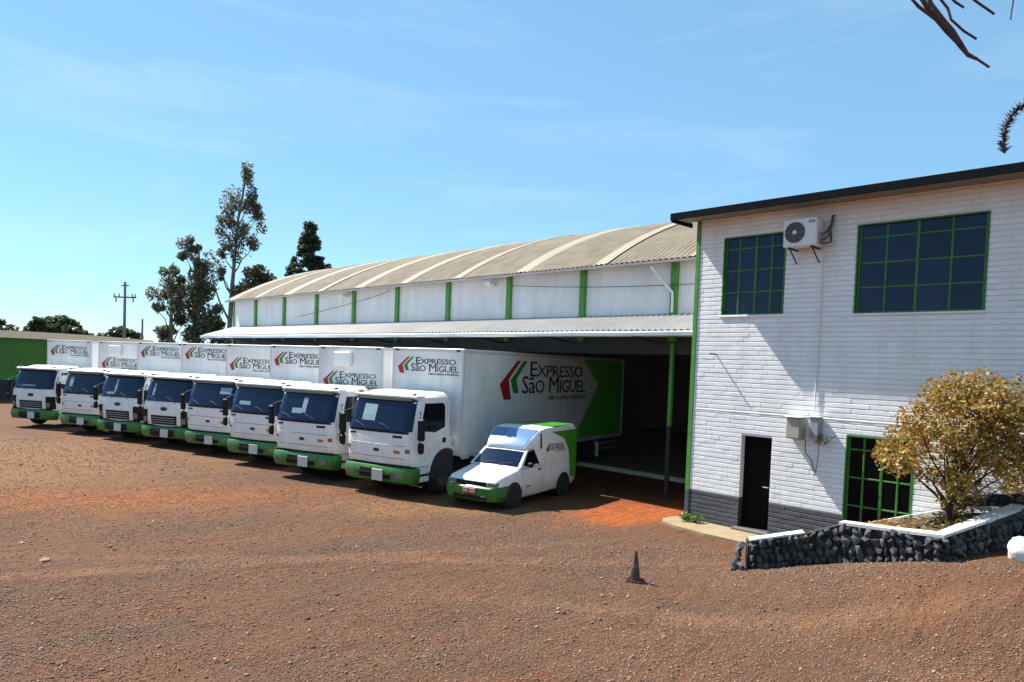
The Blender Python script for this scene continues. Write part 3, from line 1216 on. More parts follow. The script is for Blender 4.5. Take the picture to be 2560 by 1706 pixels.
def fpanel(b, tab, y0, y1, z0, z1, off, ny=10, nz=6, thick=0.012, taper=0.0):
    """curved panel laid on the cab front"""
    outer, inner = [], []
    for i in range(nz + 1):
        z = z0 + (z1 - z0) * i / nz
        ro, ri = [], []
        k = 1 - taper * i / nz
        for j in range(ny + 1):
            y = (y0 + (y1 - y0) * j / ny) * k
            x = frontx(tab, y, z)
            ro.append((x - off, y, z))
            ri.append((x - off + thick, y, z))
        outer.append(ro)
        inner.append(ri)
    b.grid(outer)
    b.grid(inner)
    ring_o = outer[0] + [r[-1] for r in outer[1:]] + outer[-1][::-1][1:] + [r[0] for r in outer[::-1][1:-1]]
    ring_i = inner[0] + [r[-1] for r in inner[1:]] + inner[-1][::-1][1:] + [r[0] for r in inner[::-1][1:-1]]
    b.grid([ring_o, ring_i], closed_u=True)


def wheel(parent, x, y, z, r, w, side, key):
    """side -1: outer face towards -y"""
    o = part('wheel', key + 't', lambda b: b.lathe_y(0, 0, 0, [(-w / 2 + 0.05, r * 0.56), (-w / 2 + 0.015, r * 0.62), (-w / 2, r * 0.80), (-w / 2 + 0.03, r * 0.95), (-w / 2 + 0.07, r),
                                                               (w / 2 - 0.07, r), (w / 2 - 0.03, r * 0.95), (w / 2, r * 0.8), (w / 2 - 0.05, r * 0.56)], 28), RUBBER, parent, 40)
    o.location = (x, y, z)
    if side > 0:
        o.rotation_euler = (0, 0, math.pi)

    def rim(b):
        b.lathe_y(0, 0, 0, [(-w / 2 + 0.04, r * 0.58), (-w / 2 + 0.02, r * 0.56), (-w / 2 + 0.09, r * 0.50), (-w / 2 + 0.12, r * 0.30), (-w / 2 + 0.05, r * 0.22), (-w / 2 + 0.03, r * 0.10)], 24)
        for k in range(8):
            a = 2 * math.pi * k / 8
            b.lathe_y(r * 0.26 * math.cos(a), 0, r * 0.26 * math.sin(a), [(-w / 2 + 0.07, 0.02), (-w / 2 + 0.035, 0.018)], 6)
    part('rim', key + 'r', rim, RIM, o, 40)
    return o


def truck(loc, ang, kind, L, label, logo_z, logo_s, sheet=None, vent=False, full=False, top=3.98):
    t = empty('box_truck', loc, ang)
    tag(t, label, 'truck', 'white delivery trucks parked side by side')
    new = kind == 'new'
    tab = NEW if new else OLD
    K = kind

    def cab(b):
        rows = []
        fr = [-1, -0.995, -0.975, -0.94, -0.89, -0.82, -0.7, -0.35, 0, 0.35, 0.7, 0.82, 0.89, 0.94, 0.975, 0.995, 1]
        tabx = [tab[0]] + [(z, *lev(tab, z)) for z in np.linspace(tab[0][0] + .03, tab[-1][0] - .005, 16)] + [tab[-1]]
        for (z, xf, hw) in tabx:
            row = [(frontx(tab, f * hw, z), f * hw, z) for f in fr]
            row += [(CABL - 0.08, hw, z), (CABL, hw - 0.08, z), (CABL, -(hw - 0.08), z), (CABL - 0.08, -hw, z)]
            rows.append(row)
        b.grid(rows, closed_u=True)
        b.add(rows[-1], [tuple(range(len(rows[-1])))])
        b.add(rows[0], [tuple(range(len(rows[0])))])
    part('cab', K + 'cab', cab, WHITE, t, 38)
    # glass
    wz0, wz1 = (1.74, 2.57) if new else (1.76, 2.57)
    ws = part('windshield', K + 'ws', lambda b: fpanel(b, tab, -1.13, 1.13, wz0, wz1, 0.012, 16, 6, 0.02, 0.05), GLASS, t, 60)
    for sgn in (-1, 1):
        def wiper(b, sgn=sgn):
            y0 = -0.1 + 0.45 * sgn
            pts = [(frontx(tab, y0 + d, wz0 + h) - 0.035, y0 + d, wz0 + h) for d, h in ((0, -0.06), (0.12, 0.05), (0.34, 0.14), (0.5, 0.18))]
            b.tube(pts, 0.008, 5)
        part('wiper', K + 'wip%d' % sgn, wiper, BLACKP, ws)
    if sheet:
        def sh(b):
            for (a, c, d, e) in sheet:
                fpanel(b, tab, a, c, d, e, 0.016, 4, 3, 0.003)
        s_ = MB()
        sh(s_)
        s_.obj('paper_sheet', CLEAR, ws)
    # sun visor strip over the windshield
    part('sun_visor', K + 'vis', lambda b: fpanel(b, tab, -1.02, 1.02, wz1 - 0.02, wz1 + 0.05, 0.07, 14, 2, 0.07, 0.02), BLACKP, t, 60)

    def roofcap(b):
        rows = []
        for (z, xo, hw) in ((2.60, 0.30, 1.10), (2.63, 0.27, 1.11), (2.67, 0.27, 1.11), (2.69, 0.31, 1.10)):
            rows.append([(xo, -hw, z), (xo - 0.0, -0.8, z), (xo - 0.03, 0, z), (xo, 0.8, z), (xo, hw, z), (0.62, hw, z), (0.62, -hw, z)])
        b.grid(rows, closed_u=True)
        b.add(rows[-1], [tuple(range(7))])
        b.add(rows[0], [tuple(range(7))])
    part('roof_visor', K + 'cap', roofcap, WHITE, t)
    for y in (-0.95, 0.95):
        part('marker_lamp', 'mk%d' % (y > 0), lambda b, y=y: b.cbox(0.30, 0.42, y - 0.06, y + 0.06, 2.70, 2.76, 0.02), LAMP, t)
    # side windows, door lines, handle
    for sgn in (-1, 1):
        def swin(b, sgn=sgn):
            pts = []
            for (x, z) in ((0.42, 1.78), (0.42, 1.98), (0.55, 2.50), (1.32, 2.50), (1.40, 2.42), (1.38, 1.85), (1.05, 1.75), (0.9, 1.72)):
                pts.append((x, sgn * (lev(tab, z)[1] + 0.004), z))
            b.poly(pts, (0, -sgn * 0.02, 0))
        sw = part('side_window', K + 'sw%d' % sgn, swin, SGLASS, t)
        part('window_divider', K + 'swd%d' % sgn, lambda b, sgn=sgn: b.tube([(0.72, sgn * (lev(tab, 1.78)[1] + 0.006), 1.78), (0.74, sgn * (lev(tab, 2.5)[1] + 0.006), 2.5)], 0.014, 5), BLACKP, sw)

        def arch_(b, sgn=sgn):
            pts = []
            for k in range(13):
                a = math.pi * k / 12
                pts.append((1.42 + 0.66 * math.cos(a), sgn * 1.228, 0.60 + 0.66 * math.sin(a)))
            pts = [p for p in pts if p[0] <= 1.82]
            pts.append((0.78, sgn * 1.228, 0.50))
            pts.insert(0, (1.82, sgn * 1.228, 0.50))
            b.poly(pts, (0, -sgn * 0.15, 0))
        part('wheel_arch', 'arch%d' % sgn, arch_, CHASS, t)

        def flare(b, sgn=sgn):
            b.tube([(1.42 + 0.70 * math.cos(a), sgn * 1.222, 0.60 + 0.70 * math.sin(a)) for a in [math.pi * (0.30 + 0.06 * k) for k in range(12)]], 0.035, 6)
        part('wheel_arch_trim', 'flare%d' % sgn, flare, WHITE, t, 60)
        part('door_handle', K + 'dh%d' % sgn, lambda b, sgn=sgn: b.cbox(1.28, 1.42, sgn * 1.222 - 0.02, sgn * 1.222 + 0.02, 1.42, 1.56, 0.01), BLACKP, t)

        def seam(b, sgn=sgn):
            b.tube([(0.36, sgn * lev(tab, 1.0)[1], 1.0), (0.36, sgn * (lev(tab, 1.7)[1]), 1.7)], 0.006, 4)
            b.tube([(1.50, sgn * lev(tab, 1.3)[1], 1.3), (1.50, sgn * (lev(tab, 2.5)[1]), 2.5)], 0.006, 4)
        part('door_seam', K + 'seam%d' % sgn, seam, GREYB, t)

        def mirror(b, sgn=sgn):
            y = sgn * 1.40
            b.cbox(0.10, 0.22, y - 0.11, y + 0.11, 1.55, 2.12, 0.04)
            b.cbox(0.11, 0.21, y - 0.10, y + 0.10, 1.22, 1.50, 0.04)
        mo = part('mirror', 'mir%d' % sgn, mirror, BLACKP, t)

        def marm(b, sgn=sgn):
            b.tube([(0.42, sgn * 1.14, 2.3), (0.16, sgn * 1.36, 2.16), (0.16, sgn * 1.36, 1.2), (0.36, sgn * 1.222, 1.25)], 0.014, 6)
        part('mirror_arm', 'marm%d' % sgn, marm, BLACKP, mo)
        if new:
            part('headlight_panel', 'hlp%d' % sgn, lambda b, sgn=sgn: fpanel(b, tab, sgn * 0.84, sgn * 1.20, 0.86, 1.42, 0.010, 8, 5, 0.02, 0.0), BLACKP, t, 60)
            part('headlight', 'hln%d' % sgn, lambda b, sgn=sgn: fpanel(b, tab, sgn * 0.86, sgn * 1.05, 0.95, 1.15, 0.02, 4, 3, 0.02), LAMP, t, 60)
        else:
            part('headlight', 'hlo%d' % sgn, lambda b, sgn=sgn: fpanel(b, [(0.38, 0.03, 1.19), (0.43, -0.03, 1.22), (0.60, -0.06, 1.24), (0.76, -0.05, 1.24)], sgn * 0.72, sgn * 0.98, 0.52, 0.68, 0.006, 4, 3, 0.02), LAMP, t)
            part('corner_lamp', 'cl%d' % sgn, lambda b, sgn=sgn: fpanel(b, tab, sgn * 0.98, sgn * 1.10, 1.20, 1.30, 0.012, 4, 2, 0.02), LAMP, t, 60)
        # step below the door
        part('entry_step', 'step%d' % sgn, lambda b, sgn=sgn: b.cbox(0.30, 0.80, sgn * 1.17 - 0.03, sgn * 1.17 + 0.03, 0.42, 0.83, 0.02), BOXW, t)
        part('step_tread', 'tread%d' % sgn, lambda b, sgn=sgn: b.cbox(0.38, 0.74, sgn * 1.19 - 0.03, sgn * 1.19 + 0.03, 0.58, 0.64, 0.01), BLACKP, t)
    # bumper
    BT = [(0.38, 0.03, 1.19), (0.43, -0.03, 1.22), (0.60, -0.06, 1.24), (0.76, -0.05, 1.24), (0.81, -0.01, 1.22)]

    def bump(b):
        rows = []
        for (z, xf, hw) in BT:
            row = [(frontx(BT, f * hw, z, 0.22), f * hw, z) for f in (-1, -0.97, -0.92, -0.85, -0.5, 0, 0.5, 0.85, 0.92, 0.97, 1)]
            row += [(0.36, hw, z), (0.36, -hw, z)]
            rows.append(row)
        b.grid(rows, closed_u=True)
        b.add(rows[-1], [tuple(range(len(rows[-1])))])
        b.add(rows[0], [tuple(range(len(rows[0])))])
    bo = part('bumper', 'bump', bump, GREENB, t, 40)
    part('bumper_gap', 'bgap', lambda b: b.cbox(0.06, 1.0, -1.11, 1.11, 0.78, 0.87, 0.01), BLACKP, t)
    if new:
        part('grille', 'grl', lambda b: fpanel(b, tab, -0.62, 0.62, 0.88, 1.22, 0.012, 8, 3, 0.03, -0.04), BLACKP, t, 60)
        for k in range(3):
            part('grille_bar', 'grb%d' % k, lambda b, k=k: fpanel(b, tab, -0.58, 0.58, 0.95 + 0.085 * k, 0.975 + 0.085 * k, 0.022, 8, 1, 0.015), GREYB, t)
        part('bumper_grille', 'bgr', lambda b: fpanel(b, BT, -0.62, 0.62, 0.42, 0.80, 0.006, 6, 3, 0.03), BLACKP, bo, 60)

        def badge(b):
            pts = [(frontx(tab, 0, 1.5) - 0.016, 0.17 * math.cos(a), 1.47 + 0.075 * math.sin(a)) for a in [2 * math.pi * k / 18 for k in range(18)]]
            b.poly(pts, (0.012, 0, 0))
        part('oval_badge', 'bdgN', badge, INK, t)
    else:
        part('bumper_grille', 'bgo', lambda b: fpanel(b, BT, -0.55, 0.55, 0.40, 0.60, 0.006, 6, 2, 0.03), BLACKP, bo, 60)

        def badge(b):
            pts = [(frontx(tab, 0, 1.22) - 0.014, 0.11 * math.cos(a), 1.22 + 0.045 * math.sin(a)) for a in [2 * math.pi * k / 14 for k in range(14)]]
            b.poly(pts, (0.012, 0, 0))
        part('oval_badge', 'bdgO', badge, INK, t)

        def seam2(b):
            for z in (1.38, 1.04):
                b.tube([(frontx(tab, y, z) - 0.001, y, z) for y in np.linspace(-1.08, 1.08, 15)], 0.009, 4)
        part('panel_seam', 'fseam', seam2, GREYB, t)
        part('name_badge', 'nbdg', lambda b: fpanel(b, tab, -0.86, -0.55, 1.58, 1.64, 0.010, 4, 1, 0.012), BLACKP, t)
        part('name_badge', 'nbdg2', lambda b: fpanel(b, tab, 0.78, 1.0, 1.60, 1.65, 0.010, 4, 1, 0.012), BLACKP, t)
        part('cowl_grille', 'cowl', lambda b: fpanel(b, tab, -1.05, 1.05, 1.69, 1.765, 0.008, 12, 1, 0.012), BLACKP, t, 60)
        part('side_repeater', 'rep', lambda b: fpanel(b, tab, -0.80, -0.60, 1.17, 1.25, 0.010, 3, 1, 0.012), AMBER, t)
    part('number_plate', 'plate', lambda b: b.cbox(-0.088, -0.06, -0.32, 0.06, 0.42, 0.72, 0.006), PLATE, t)
    part('plate_surround', 'plates', lambda b: b.cbox(-0.072, -0.05, 0.10, 0.50, 0.62, 0.74, 0.006), CHASS, t)
    # running gear
    part('chassis', 'ch%.1f' % L, lambda b: (b.box(0.4, L - 0.1, -0.52, -0.38, 0.62, 0.86), b.box(0.4, L - 0.1, 0.38, 0.52, 0.62, 0.86), b.box(0.3, 1.9, -0.7, 0.7, 0.45, 0.93)), CHASS, t)
    for sgn in (-1, 1):
        wheel(t, 1.42, sgn * 1.06, 0.50, 0.50, 0.30, sgn, 'fw')
        for dx in (L - 3.9, L - 2.6):
            wheel(t, dx, sgn * 0.94, 0.50, 0.50, 0.56, sgn, 'rw')
        part('mud_flap', 'mf%d%.1f' % (sgn, L), lambda b, sgn=sgn: b.cbox(L - 1.96, L - 1.93, sgn * 0.94 - 0.3, sgn * 0.94 + 0.3, 0.22, 0.80, 0.006), BOXW, t)
        part('side_guard', 'sg%d%.1f' % (sgn, L), lambda b, sgn=sgn: (b.cbox(L - 1.85, L - 0.25, sgn * 1.18 - 0.015, sgn * 1.18 + 0.015, 0.44, 0.52, 0.006), b.cbox(L - 1.85, L - 0.25, sgn * 1.18 - 0.015, sgn * 1.18 + 0.015, 0.66, 0.74, 0.006)), TRIM, t)
        part('side_guard', 'sh%d%.1f' % (sgn, L), lambda b, sgn=sgn: (b.cbox(3.4, L - 4.6, sgn * 1.18 - 0.015, sgn * 1.18 + 0.015, 0.44, 0.52, 0.006), b.cbox(3.4, L - 4.6, sgn * 1.18 - 0.015, sgn * 1.18 + 0.015, 0.66, 0.74, 0.006)), TRIM, t)
    part('fuel_tank', 'tank', lambda b: b.tube([(2.3, -0.85, 0.62), (3.3, -0.85, 0.62)], 0.28, 14), CHASS, t, 40)
    part('air_filter', 'snork', lambda b: b.tube([(1.92, -0.95, 0.9), (1.92, -0.95, 1.35), (1.98, -1.0, 1.48)], 0.08, 10), TRIM, t, 40)
    # cargo box
    B0, W, Z0, Z1 = 2.02, 1.28, 0.98, top
    bk = 'box%.1f%.2f' % (L, top)
    bx = part('cargo_box', bk, lambda b: b.cbox(B0, L, -W, W, Z0, Z1, 0.03), BOXW, t)

    def trim(b):
        for sgn in (-1, 1):
            b.cbox(B0 - 0.012, B0 + 0.06, sgn * W - 0.035, sgn * W + 0.035, Z0 - 0.01, Z1 + 0.012, 0.012)
            b.cbox(L - 0.06, L + 0.012, sgn * W - 0.035, sgn * W + 0.035, Z0 - 0.01, Z1 + 0.012, 0.012)
            b.cbox(B0 + 0.06, L - 0.06, sgn * W - 0.03, sgn * W + 0.012, Z1 - 0.09, Z1 + 0.012, 0.01)
            b.cbox(B0 + 0.06, L - 0.06, sgn * W - 0.03, sgn * W + 0.012, Z0 - 0.08, Z0 + 0.06, 0.01)
        b.cbox(B0 - 0.012, B0 + 0.05, -W + 0.035, W - 0.035, Z1 - 0.09, Z1 + 0.012, 0.01)
    part('box_trim', bk + 'trim', trim, mat('box_corner_trim', (0.58, 0.58, 0.60), 0.45, 0.1, var=0.06), bx)
    for y in (-W + 0.16, W - 0.16):
        part('box_lamp', bk + 'lmp%d' % (y > 0), lambda b, y=y: b.cbox(B0 - 0.035, B0 - 0.011, y - 0.06, y + 0.06, Z1 - 0.075, Z1 - 0.02, 0.008), BLACKP, bx)

    if full:
        for k in range(1, 7):
            x = B0 + (L - B0) * k / 7
            part('panel_joint', bk + 'sj%d' % k, lambda b, x=x: b.box(x - 0.004, x + 0.004, -W - 0.002, -W + 0.01, Z0 + 0.07, Z1 - 0.1), TRIM, bx)
    for z in (1.9, 2.6, 3.25):
        part('panel_joint', bk + 'fj%.1f' % z, lambda b, z=z: b.box(B0 - 0.002, B0 + 0.01, -W + 0.05, W - 0.05, z - 0.004, z + 0.004), TRIM, bx)
    logo(bx, Matrix.Translation((B0 - 0.006, W - 0.17, logo_z + 0.05)) @ FRONT, logo_s)
    if vent:
        part('roof_vent_box', bk + 'vent', lambda b: b.cbox(B0 - 0.16, B0 - 0.005, -0.10, 0.55, Z1 - 0.62, Z1 - 0.16, 0.03), BOXW, bx)
    if full:
        yq = -W - 0.0035
        xm, xt, xb = 10.67, 9.28, 8.76
        b = MB()
        zmid = 3.0
        b.poly([(xt, yq, Z1 - 0.05), (L - 0.02, yq, Z1 - 0.05), (L - 0.02, yq, Z0 + 0.05), (xb, yq, Z0 + 0.05), (xm, yq, zmid)], (0, 0.003, 0))
        b.obj('green_panel', mat('green_box_panel', (0.09, 0.50, 0.045), 0.4, var=0.06, scale=1.5), bx)
        b = MB()
        for (x0, x1, z0, z1) in ((xt, L - 0.0, Z1 - 0.092, Z1 + 0.014), (xb, L - 0.0, Z0 - 0.082, Z0 + 0.062), ):
            b.cbox(x0, x1, -W - 0.016, -W - 0.011, z0, z1, 0.002)
        b.obj('green_panel', mat('green_box_panel', (0.09, 0.50, 0.045), 0.4, var=0.06, scale=1.5), bx)
        logo(bx, Matrix.Translation((3.9, -W - 0.004, 2.66)) @ SIDE, 1.08)
    return t


SPOTS = [  # x, y of bumper centre, heading, kind, label, logo height, sheets on the glass, vent
    (6.85, 38.55, 31, 'new', 'outermost white box truck, nearest the green shed, with open ground beside it', 3.28, [(-0.2, 0.55, 1.86, 1.93)], False),
    (7.97, 34.88, 27, 'old', 'white box truck with panelled front, second from the green shed', 2.80, [(0.55, 0.75, 2.0, 2.4)], True),
    (8.57, 31.78, 24, 'new', 'white box truck with oval badge and dark grille, third from the green shed', 3.36, [(0.2, 0.3, 1.95, 2.45), (0.25, 0.7, 1.86, 1.94)], False),
    (9.35, 28.8, 24, 'new', 'white box truck with oval badge and dark grille, fourth from the green shed', 3.36, [(0.62, 0.72, 1.95, 2.4)], False),
    (9.95, 26.06, 21.5, 'old', 'white box truck with panelled front, fourth in the row from the small van', 3.02, [(-0.9, -0.4, 2.2, 2.42)], False),
    (10.2, 22.95, 20, 'old', 'white box truck with panelled front, third in the row from the small van', 3.28, [(0.2, 0.7, 1.98, 2.1)], False),
    (10.25, 19.70, 18, 'old', 'white box truck with panelled front, second in the row from the small van', 2.72, [(-0.05, 0.12, 1.98, 2.42), (0.1, 0.5, 1.95, 2.1)], True),
    (10.76, 16.54, 14, 'old', 'white box truck with large lettering and green panel on its side, behind the small van', 3.25, [(0.15, 0.62, 1.98, 2.42)], False),
]
for i, (x, y, al, kd, lb, lz, shs, vn) in enumerate(SPOTS):
    truck((x, y, 0), rad(al), kd, 12.9 if i == 7 else 10.6, lb, lz, 0.43, shs, vn, full=(i == 7))


# ------------------------------------------------------------------ small van
def van():
    t = empty('delivery_van', (11.75, 13.75, 0), rad(14))
    tag(t, 'small white and green delivery van with raised cargo body, parked beside the last truck', 'van')
    HW = 0.80
    ST = [  # x, z bottom, z top, halfwidth low, halfwidth high
        (0.00, 0.34, 0.66, 0.66, 0.64), (0.04, 0.27, 0.74, 0.74, 0.72), (0.14, 0.22, 0.80, 0.79, 0.75), (0.5, 0.20, 0.87, 0.80, 0.76),
        (0.98, 0.20, 0.955, 0.81, 0.78), (1.10, 0.20, 0.98, 0.81, 0.79), (2.0, 0.20, 0.98, 0.81, 0.80), (3.0, 0.22, 0.98, 0.81, 0.80), (3.9, 0.26, 0.98, 0.80, 0.79), (4.02, 0.32, 0.98, 0.78, 0.77)]

    def body(b):
        rows = []
        for x, zb, zt, wl, wh in ST:
            zm = zb + (zt - zb) * 0.55
            h = [(wl - 0.10, zb), (wl - 0.02, zb + 0.06), (wl, zm), (wh, zt - 0.06), (wh - 0.05, zt - 0.012), (wh - 0.14, zt), (0.0, zt + 0.02)]
            row = [(x, -y, z) for y, z in h] + [(x, y, z) for y, z in reversed(h[:-1])]
            rows.append(row)
        b.grid(rows, closed_u=True)
        n = len(rows[0])
        b.add(rows[0], [tuple(range(n))])
        b.add(rows[-1], [tuple(range(n))])
    B = MB()
    body(B)
    B.obj('body', WHITE, t, 55)
    # cab roof / pillars
    b = MB()
    prof = [(1.00, 0.97, 0.775), (1.52, 1.385, 0.665), (1.60, 1.425, 0.64), (2.05, 1.45, 0.64)]
    rows = []
    for x, z, w in prof:
        rows.append([(x, -w, z), (x, -w * 0.5, z + 0.012), (x, 0, z + 0.016), (x, w * 0.5, z + 0.012), (x, w, z)])
    b.grid(rows)
    for sgn in (-1, 1):
        side = [(x, sgn * w, z) for x, z, w in prof] + [(2.05, sgn * 0.795, 0.97)]
        b.add(side, [tuple(range(len(side)))])
    b.obj('cab_roof', WHITE, t)

    def wpt(u, v, off):
        """windshield surface, u across -1..1, v up 0..1"""
        a, c = prof[0], prof[1]
        x, z, w = (a[i] + (c[i] - a[i]) * v for i in range(3))
        n = Vector((-(c[1] - a[1]), 0, (c[0] - a[0]))).normalized()
        return (x + n.x * off, u * w, z + 0.016 * (1 - u * u) + n.z * off)
    b = MB()
    b.grid([[wpt(-0.90 + 1.8 * j / 8, 0.06 + 0.84 * i / 4, 0.008) for j in range(9)] for i in range(5)])
    ws = b.obj('windshield', GLASS, t, 60)
    b = MB()
    for u0 in (-0.1, 0.55):
        b.tube([wpt(u0, 0.02, 0.02), wpt(u0 - 0.2, 0.14, 0.02), wpt(u0 - 0.55, 0.2, 0.02)], 0.010, 5)
    b.obj('wiper', BLACKP, ws)
    # door windows
    for sgn in (-1, 1):
        b = MB()
        pts = [(1.20, 1.03), (1.50, 1.32), (1.58, 1.365), (1.86, 1.37), (1.98, 1.03)]

        def yy(z):
            return 0.795 + (0.65 - 0.795) * (z - 0.97) / (1.42 - 0.97) + 0.012
        b.poly([(x, sgn * yy(z), z) for x, z in pts], (0, -sgn * 0.02, 0))
        b.obj('door_window', SGLASS, t)
        b = MB()
        b.cbox(1.22, 1.34, sgn * 0.93 - 0.07, sgn * 0.93 + 0.07, 1.0, 1.12, 0.03)
        b.tube([(1.3, sgn * 0.79, 1.02), (1.3, sgn * 0.9, 1.05)], 0.02, 6)
        b.obj('mirror', BLACKP, t)
        b = MB()
        b.cbox(1.86, 2.0, sgn * 0.808 - 0.012, sgn * 0.808 + 0.012, 0.86, 0.90, 0.005)
        b.obj('door_handle', BLACKP, t)
        b = MB()
        for x in (1.12, 2.08):
            b.tube([(x, sgn * 0.805, 0.32), (x, sgn * 0.806, 0.6), (x, sgn * 0.80, 0.95)], 0.005, 4)
        b.obj('door_seam', GREYB, t)
        b = MB()
        b.cbox(1.3, 1.5, sgn * 0.808 - 0.006, sgn * 0.808 + 0.006, 0.46, 0.52, 0.002)
        b.obj('side_emblem', GREYB, t)
    # cargo body with sloped fairing
    Z1 = 1.93
    b = MB()
    sec = []
    for x, z0, z1, w0, w1 in ((1.50, 1.40, 1.44, 0.60, 0.56), (1.75, 1.42, 1.72, 0.72, 0.66), (2.05, 0.90, 1.88, 0.80, 0.72), (2.3, 0.90, Z1, 0.805, 0.74), (3.9, 0.90, Z1 + 0.02, 0.80, 0.74), (4.03, 0.9, Z1 - 0.03, 0.78, 0.71)):
        zs = z1 - 0.10 if z1 - z0 > 0.2 else z1 - 0.01
        sec.append([(x, -w0, z0), (x, -w0 * 0.995, zs), (x, -w1, z1), (x, 0, z1 + 0.02), (x, w1, z1), (x, w0 * 0.995, zs), (x, w0, z0)])
    b.grid(sec)
    for s_ in (sec[0], sec[-1]):
        b.add(s_, [tuple(range(7))])
    cb = b.obj('cargo_body', WHITE, t, 48)
    b = MB()
    p0, p1, p2 = sec[0], sec[1], sec[2]
    rows = []
    for s_ in (p0, p1, p2):
        s5 = [Vector(q) for q in s_[2:5]]
        rows.append([s5[0] + Vector((-0.012, 0.03, 0.010)), s5[1] + Vector((-0.012, 0, 0.010)), s5[2] + Vector((-0.012, -0.03, 0.010))])
    b.grid(rows)
    b.obj('fairing_sky_sheen', mat('painted_sky_reflection', (0.10, 0.20, 0.42), 0.15, var=0.08, scale=3, coat=0.5), cb, 50)  # blue sheet over the fairing: sky reflection put into its colour
    for sgn in (-1, 1):
        b = MB()
        pts = [(2.55, Z1 - 0.10), (4.0, Z1 - 0.09), (4.0, 0.50), (3.66, 0.50), (3.62, 0.85), (3.52, 1.30), (3.25, 1.62)]
        b.poly([(x, sgn * (0.812 if z < 1.7 else 0.806), z) for x, z in pts], (0, -sgn * 0.004, 0))
        b.obj('green_panel', GREENV, t)
    b = MB()
    b.poly([(2.75, -0.72, Z1 + 0.022), (4.0, -0.70, Z1 + 0.03), (4.0, 0.70, Z1 + 0.03), (2.75, 0.72, Z1 + 0.022)], (0, 0, 0.014))
    b.obj('green_roof_panel', GREENV, cb)
    b = MB()
    b.box(4.035, 4.045, -0.74, 0.74, 0.45, Z1 - 0.06)
    b.obj('rear_door', GREENV, t)
    b = MB()
    b.tube([(1.98, -0.82, 1.42), (1.98, -0.80, 1.82)], 0.02, 6)
    b.obj('body_joint', STEELD, cb)
    # side emblem
    base = Matrix.Translation((2.25, -0.815, 1.32)) @ SIDE
    logo(cb, base, 0.2)
    # front: bumper, grille, headlights, plate
    b = MB()
    rows = []
    for z, xo, w in ((0.20, 0.06, 0.72), (0.25, -0.03, 0.78), (0.40, -0.06, 0.815), (0.55, -0.05, 0.82), (0.60, 0.0, 0.80)):
        rows.append([(xo + 0.62, -w, z), (xo + 0.16, -w, z), (xo + 0.05, -w * 0.93, z), (xo, -w * 0.7, z), (xo - 0.02, 0, z), (xo, w * 0.7, z), (xo + 0.05, w * 0.93, z), (xo + 0.16, w, z), (xo + 0.62, w, z)])
    b.grid(rows)
    b.add(rows[-1], [tuple(range(9))])
    b.add(rows[0], [tuple(range(9))])
    bo = b.obj('bumper', GREENB, t, 40)
    b = MB()
    b.cbox(-0.02, 0.05, -0.46, 0.46, 0.60, 0.70, 0.01)
    b.obj('grille', BLACKP, t)
    for sgn in (-1, 1):
        b = MB()
        b.cbox(-0.01, 0.12, sgn * 0.60 - 0.15, sgn * 0.60 + 0.13, 0.595, 0.71, 0.02)
        b.obj('headlight', LAMP, t)
    b = MB()
    b.cbox(-0.105, -0.075, -0.20, 0.20, 0.40, 0.53, 0.006)
    pl = b.obj('number_plate', REDP, bo)
    for k in range(7):
        if k != 3:
            y = 0.16 - k * 0.053
            b = MB()
            b.cbox(-0.110, -0.106, y - 0.018, y + 0.018, 0.425, 0.49, 0.001)
            b.obj('plate_character', PLATE, pl)
    b = MB()
    b.cbox(-0.095, -0.06, -0.5, 0.5, 0.27, 0.36, 0.01)
    b.obj('air_intake', BLACKP, bo)
    for sgn in (-1, 1):
        for x in (0.72, 3.28):
            b = MB()
            b.lathe_y(x, sgn * 0.72, 0.31, [(-0.10, 0.36), (0.10, 0.36)], 20)
            b.obj('wheel_arch', CHASS, t)
            wheel(t, x, sgn * 0.765, 0.29, 0.29, 0.17, sgn, 'vw')


van()


# ------------------------------------------------------------------ planter
def stone_meshes(n=7):
    import bmesh
    out_ = []
    for k in range(n):
        bm = bmesh.new()
        for i in range(13):
            v = Vector((rng.normal(), rng.normal(), rng.normal())).normalized()
            v.x *= 0.7
            bm.verts.new(v * rng.uniform(0.8, 1.05))
        bmesh.ops.convex_hull(bm, input=bm.verts)
        bmesh.ops.delete(bm, geom=[v for v in bm.verts if not v.link_faces], context='VERTS')
        me = bpy.data.meshes.new('stone')
        bm.to_mesh(me)
        bm.free()
        me.materials.append(BASALT)
        out_.append(me)
    return out_


STONES = stone_meshes()


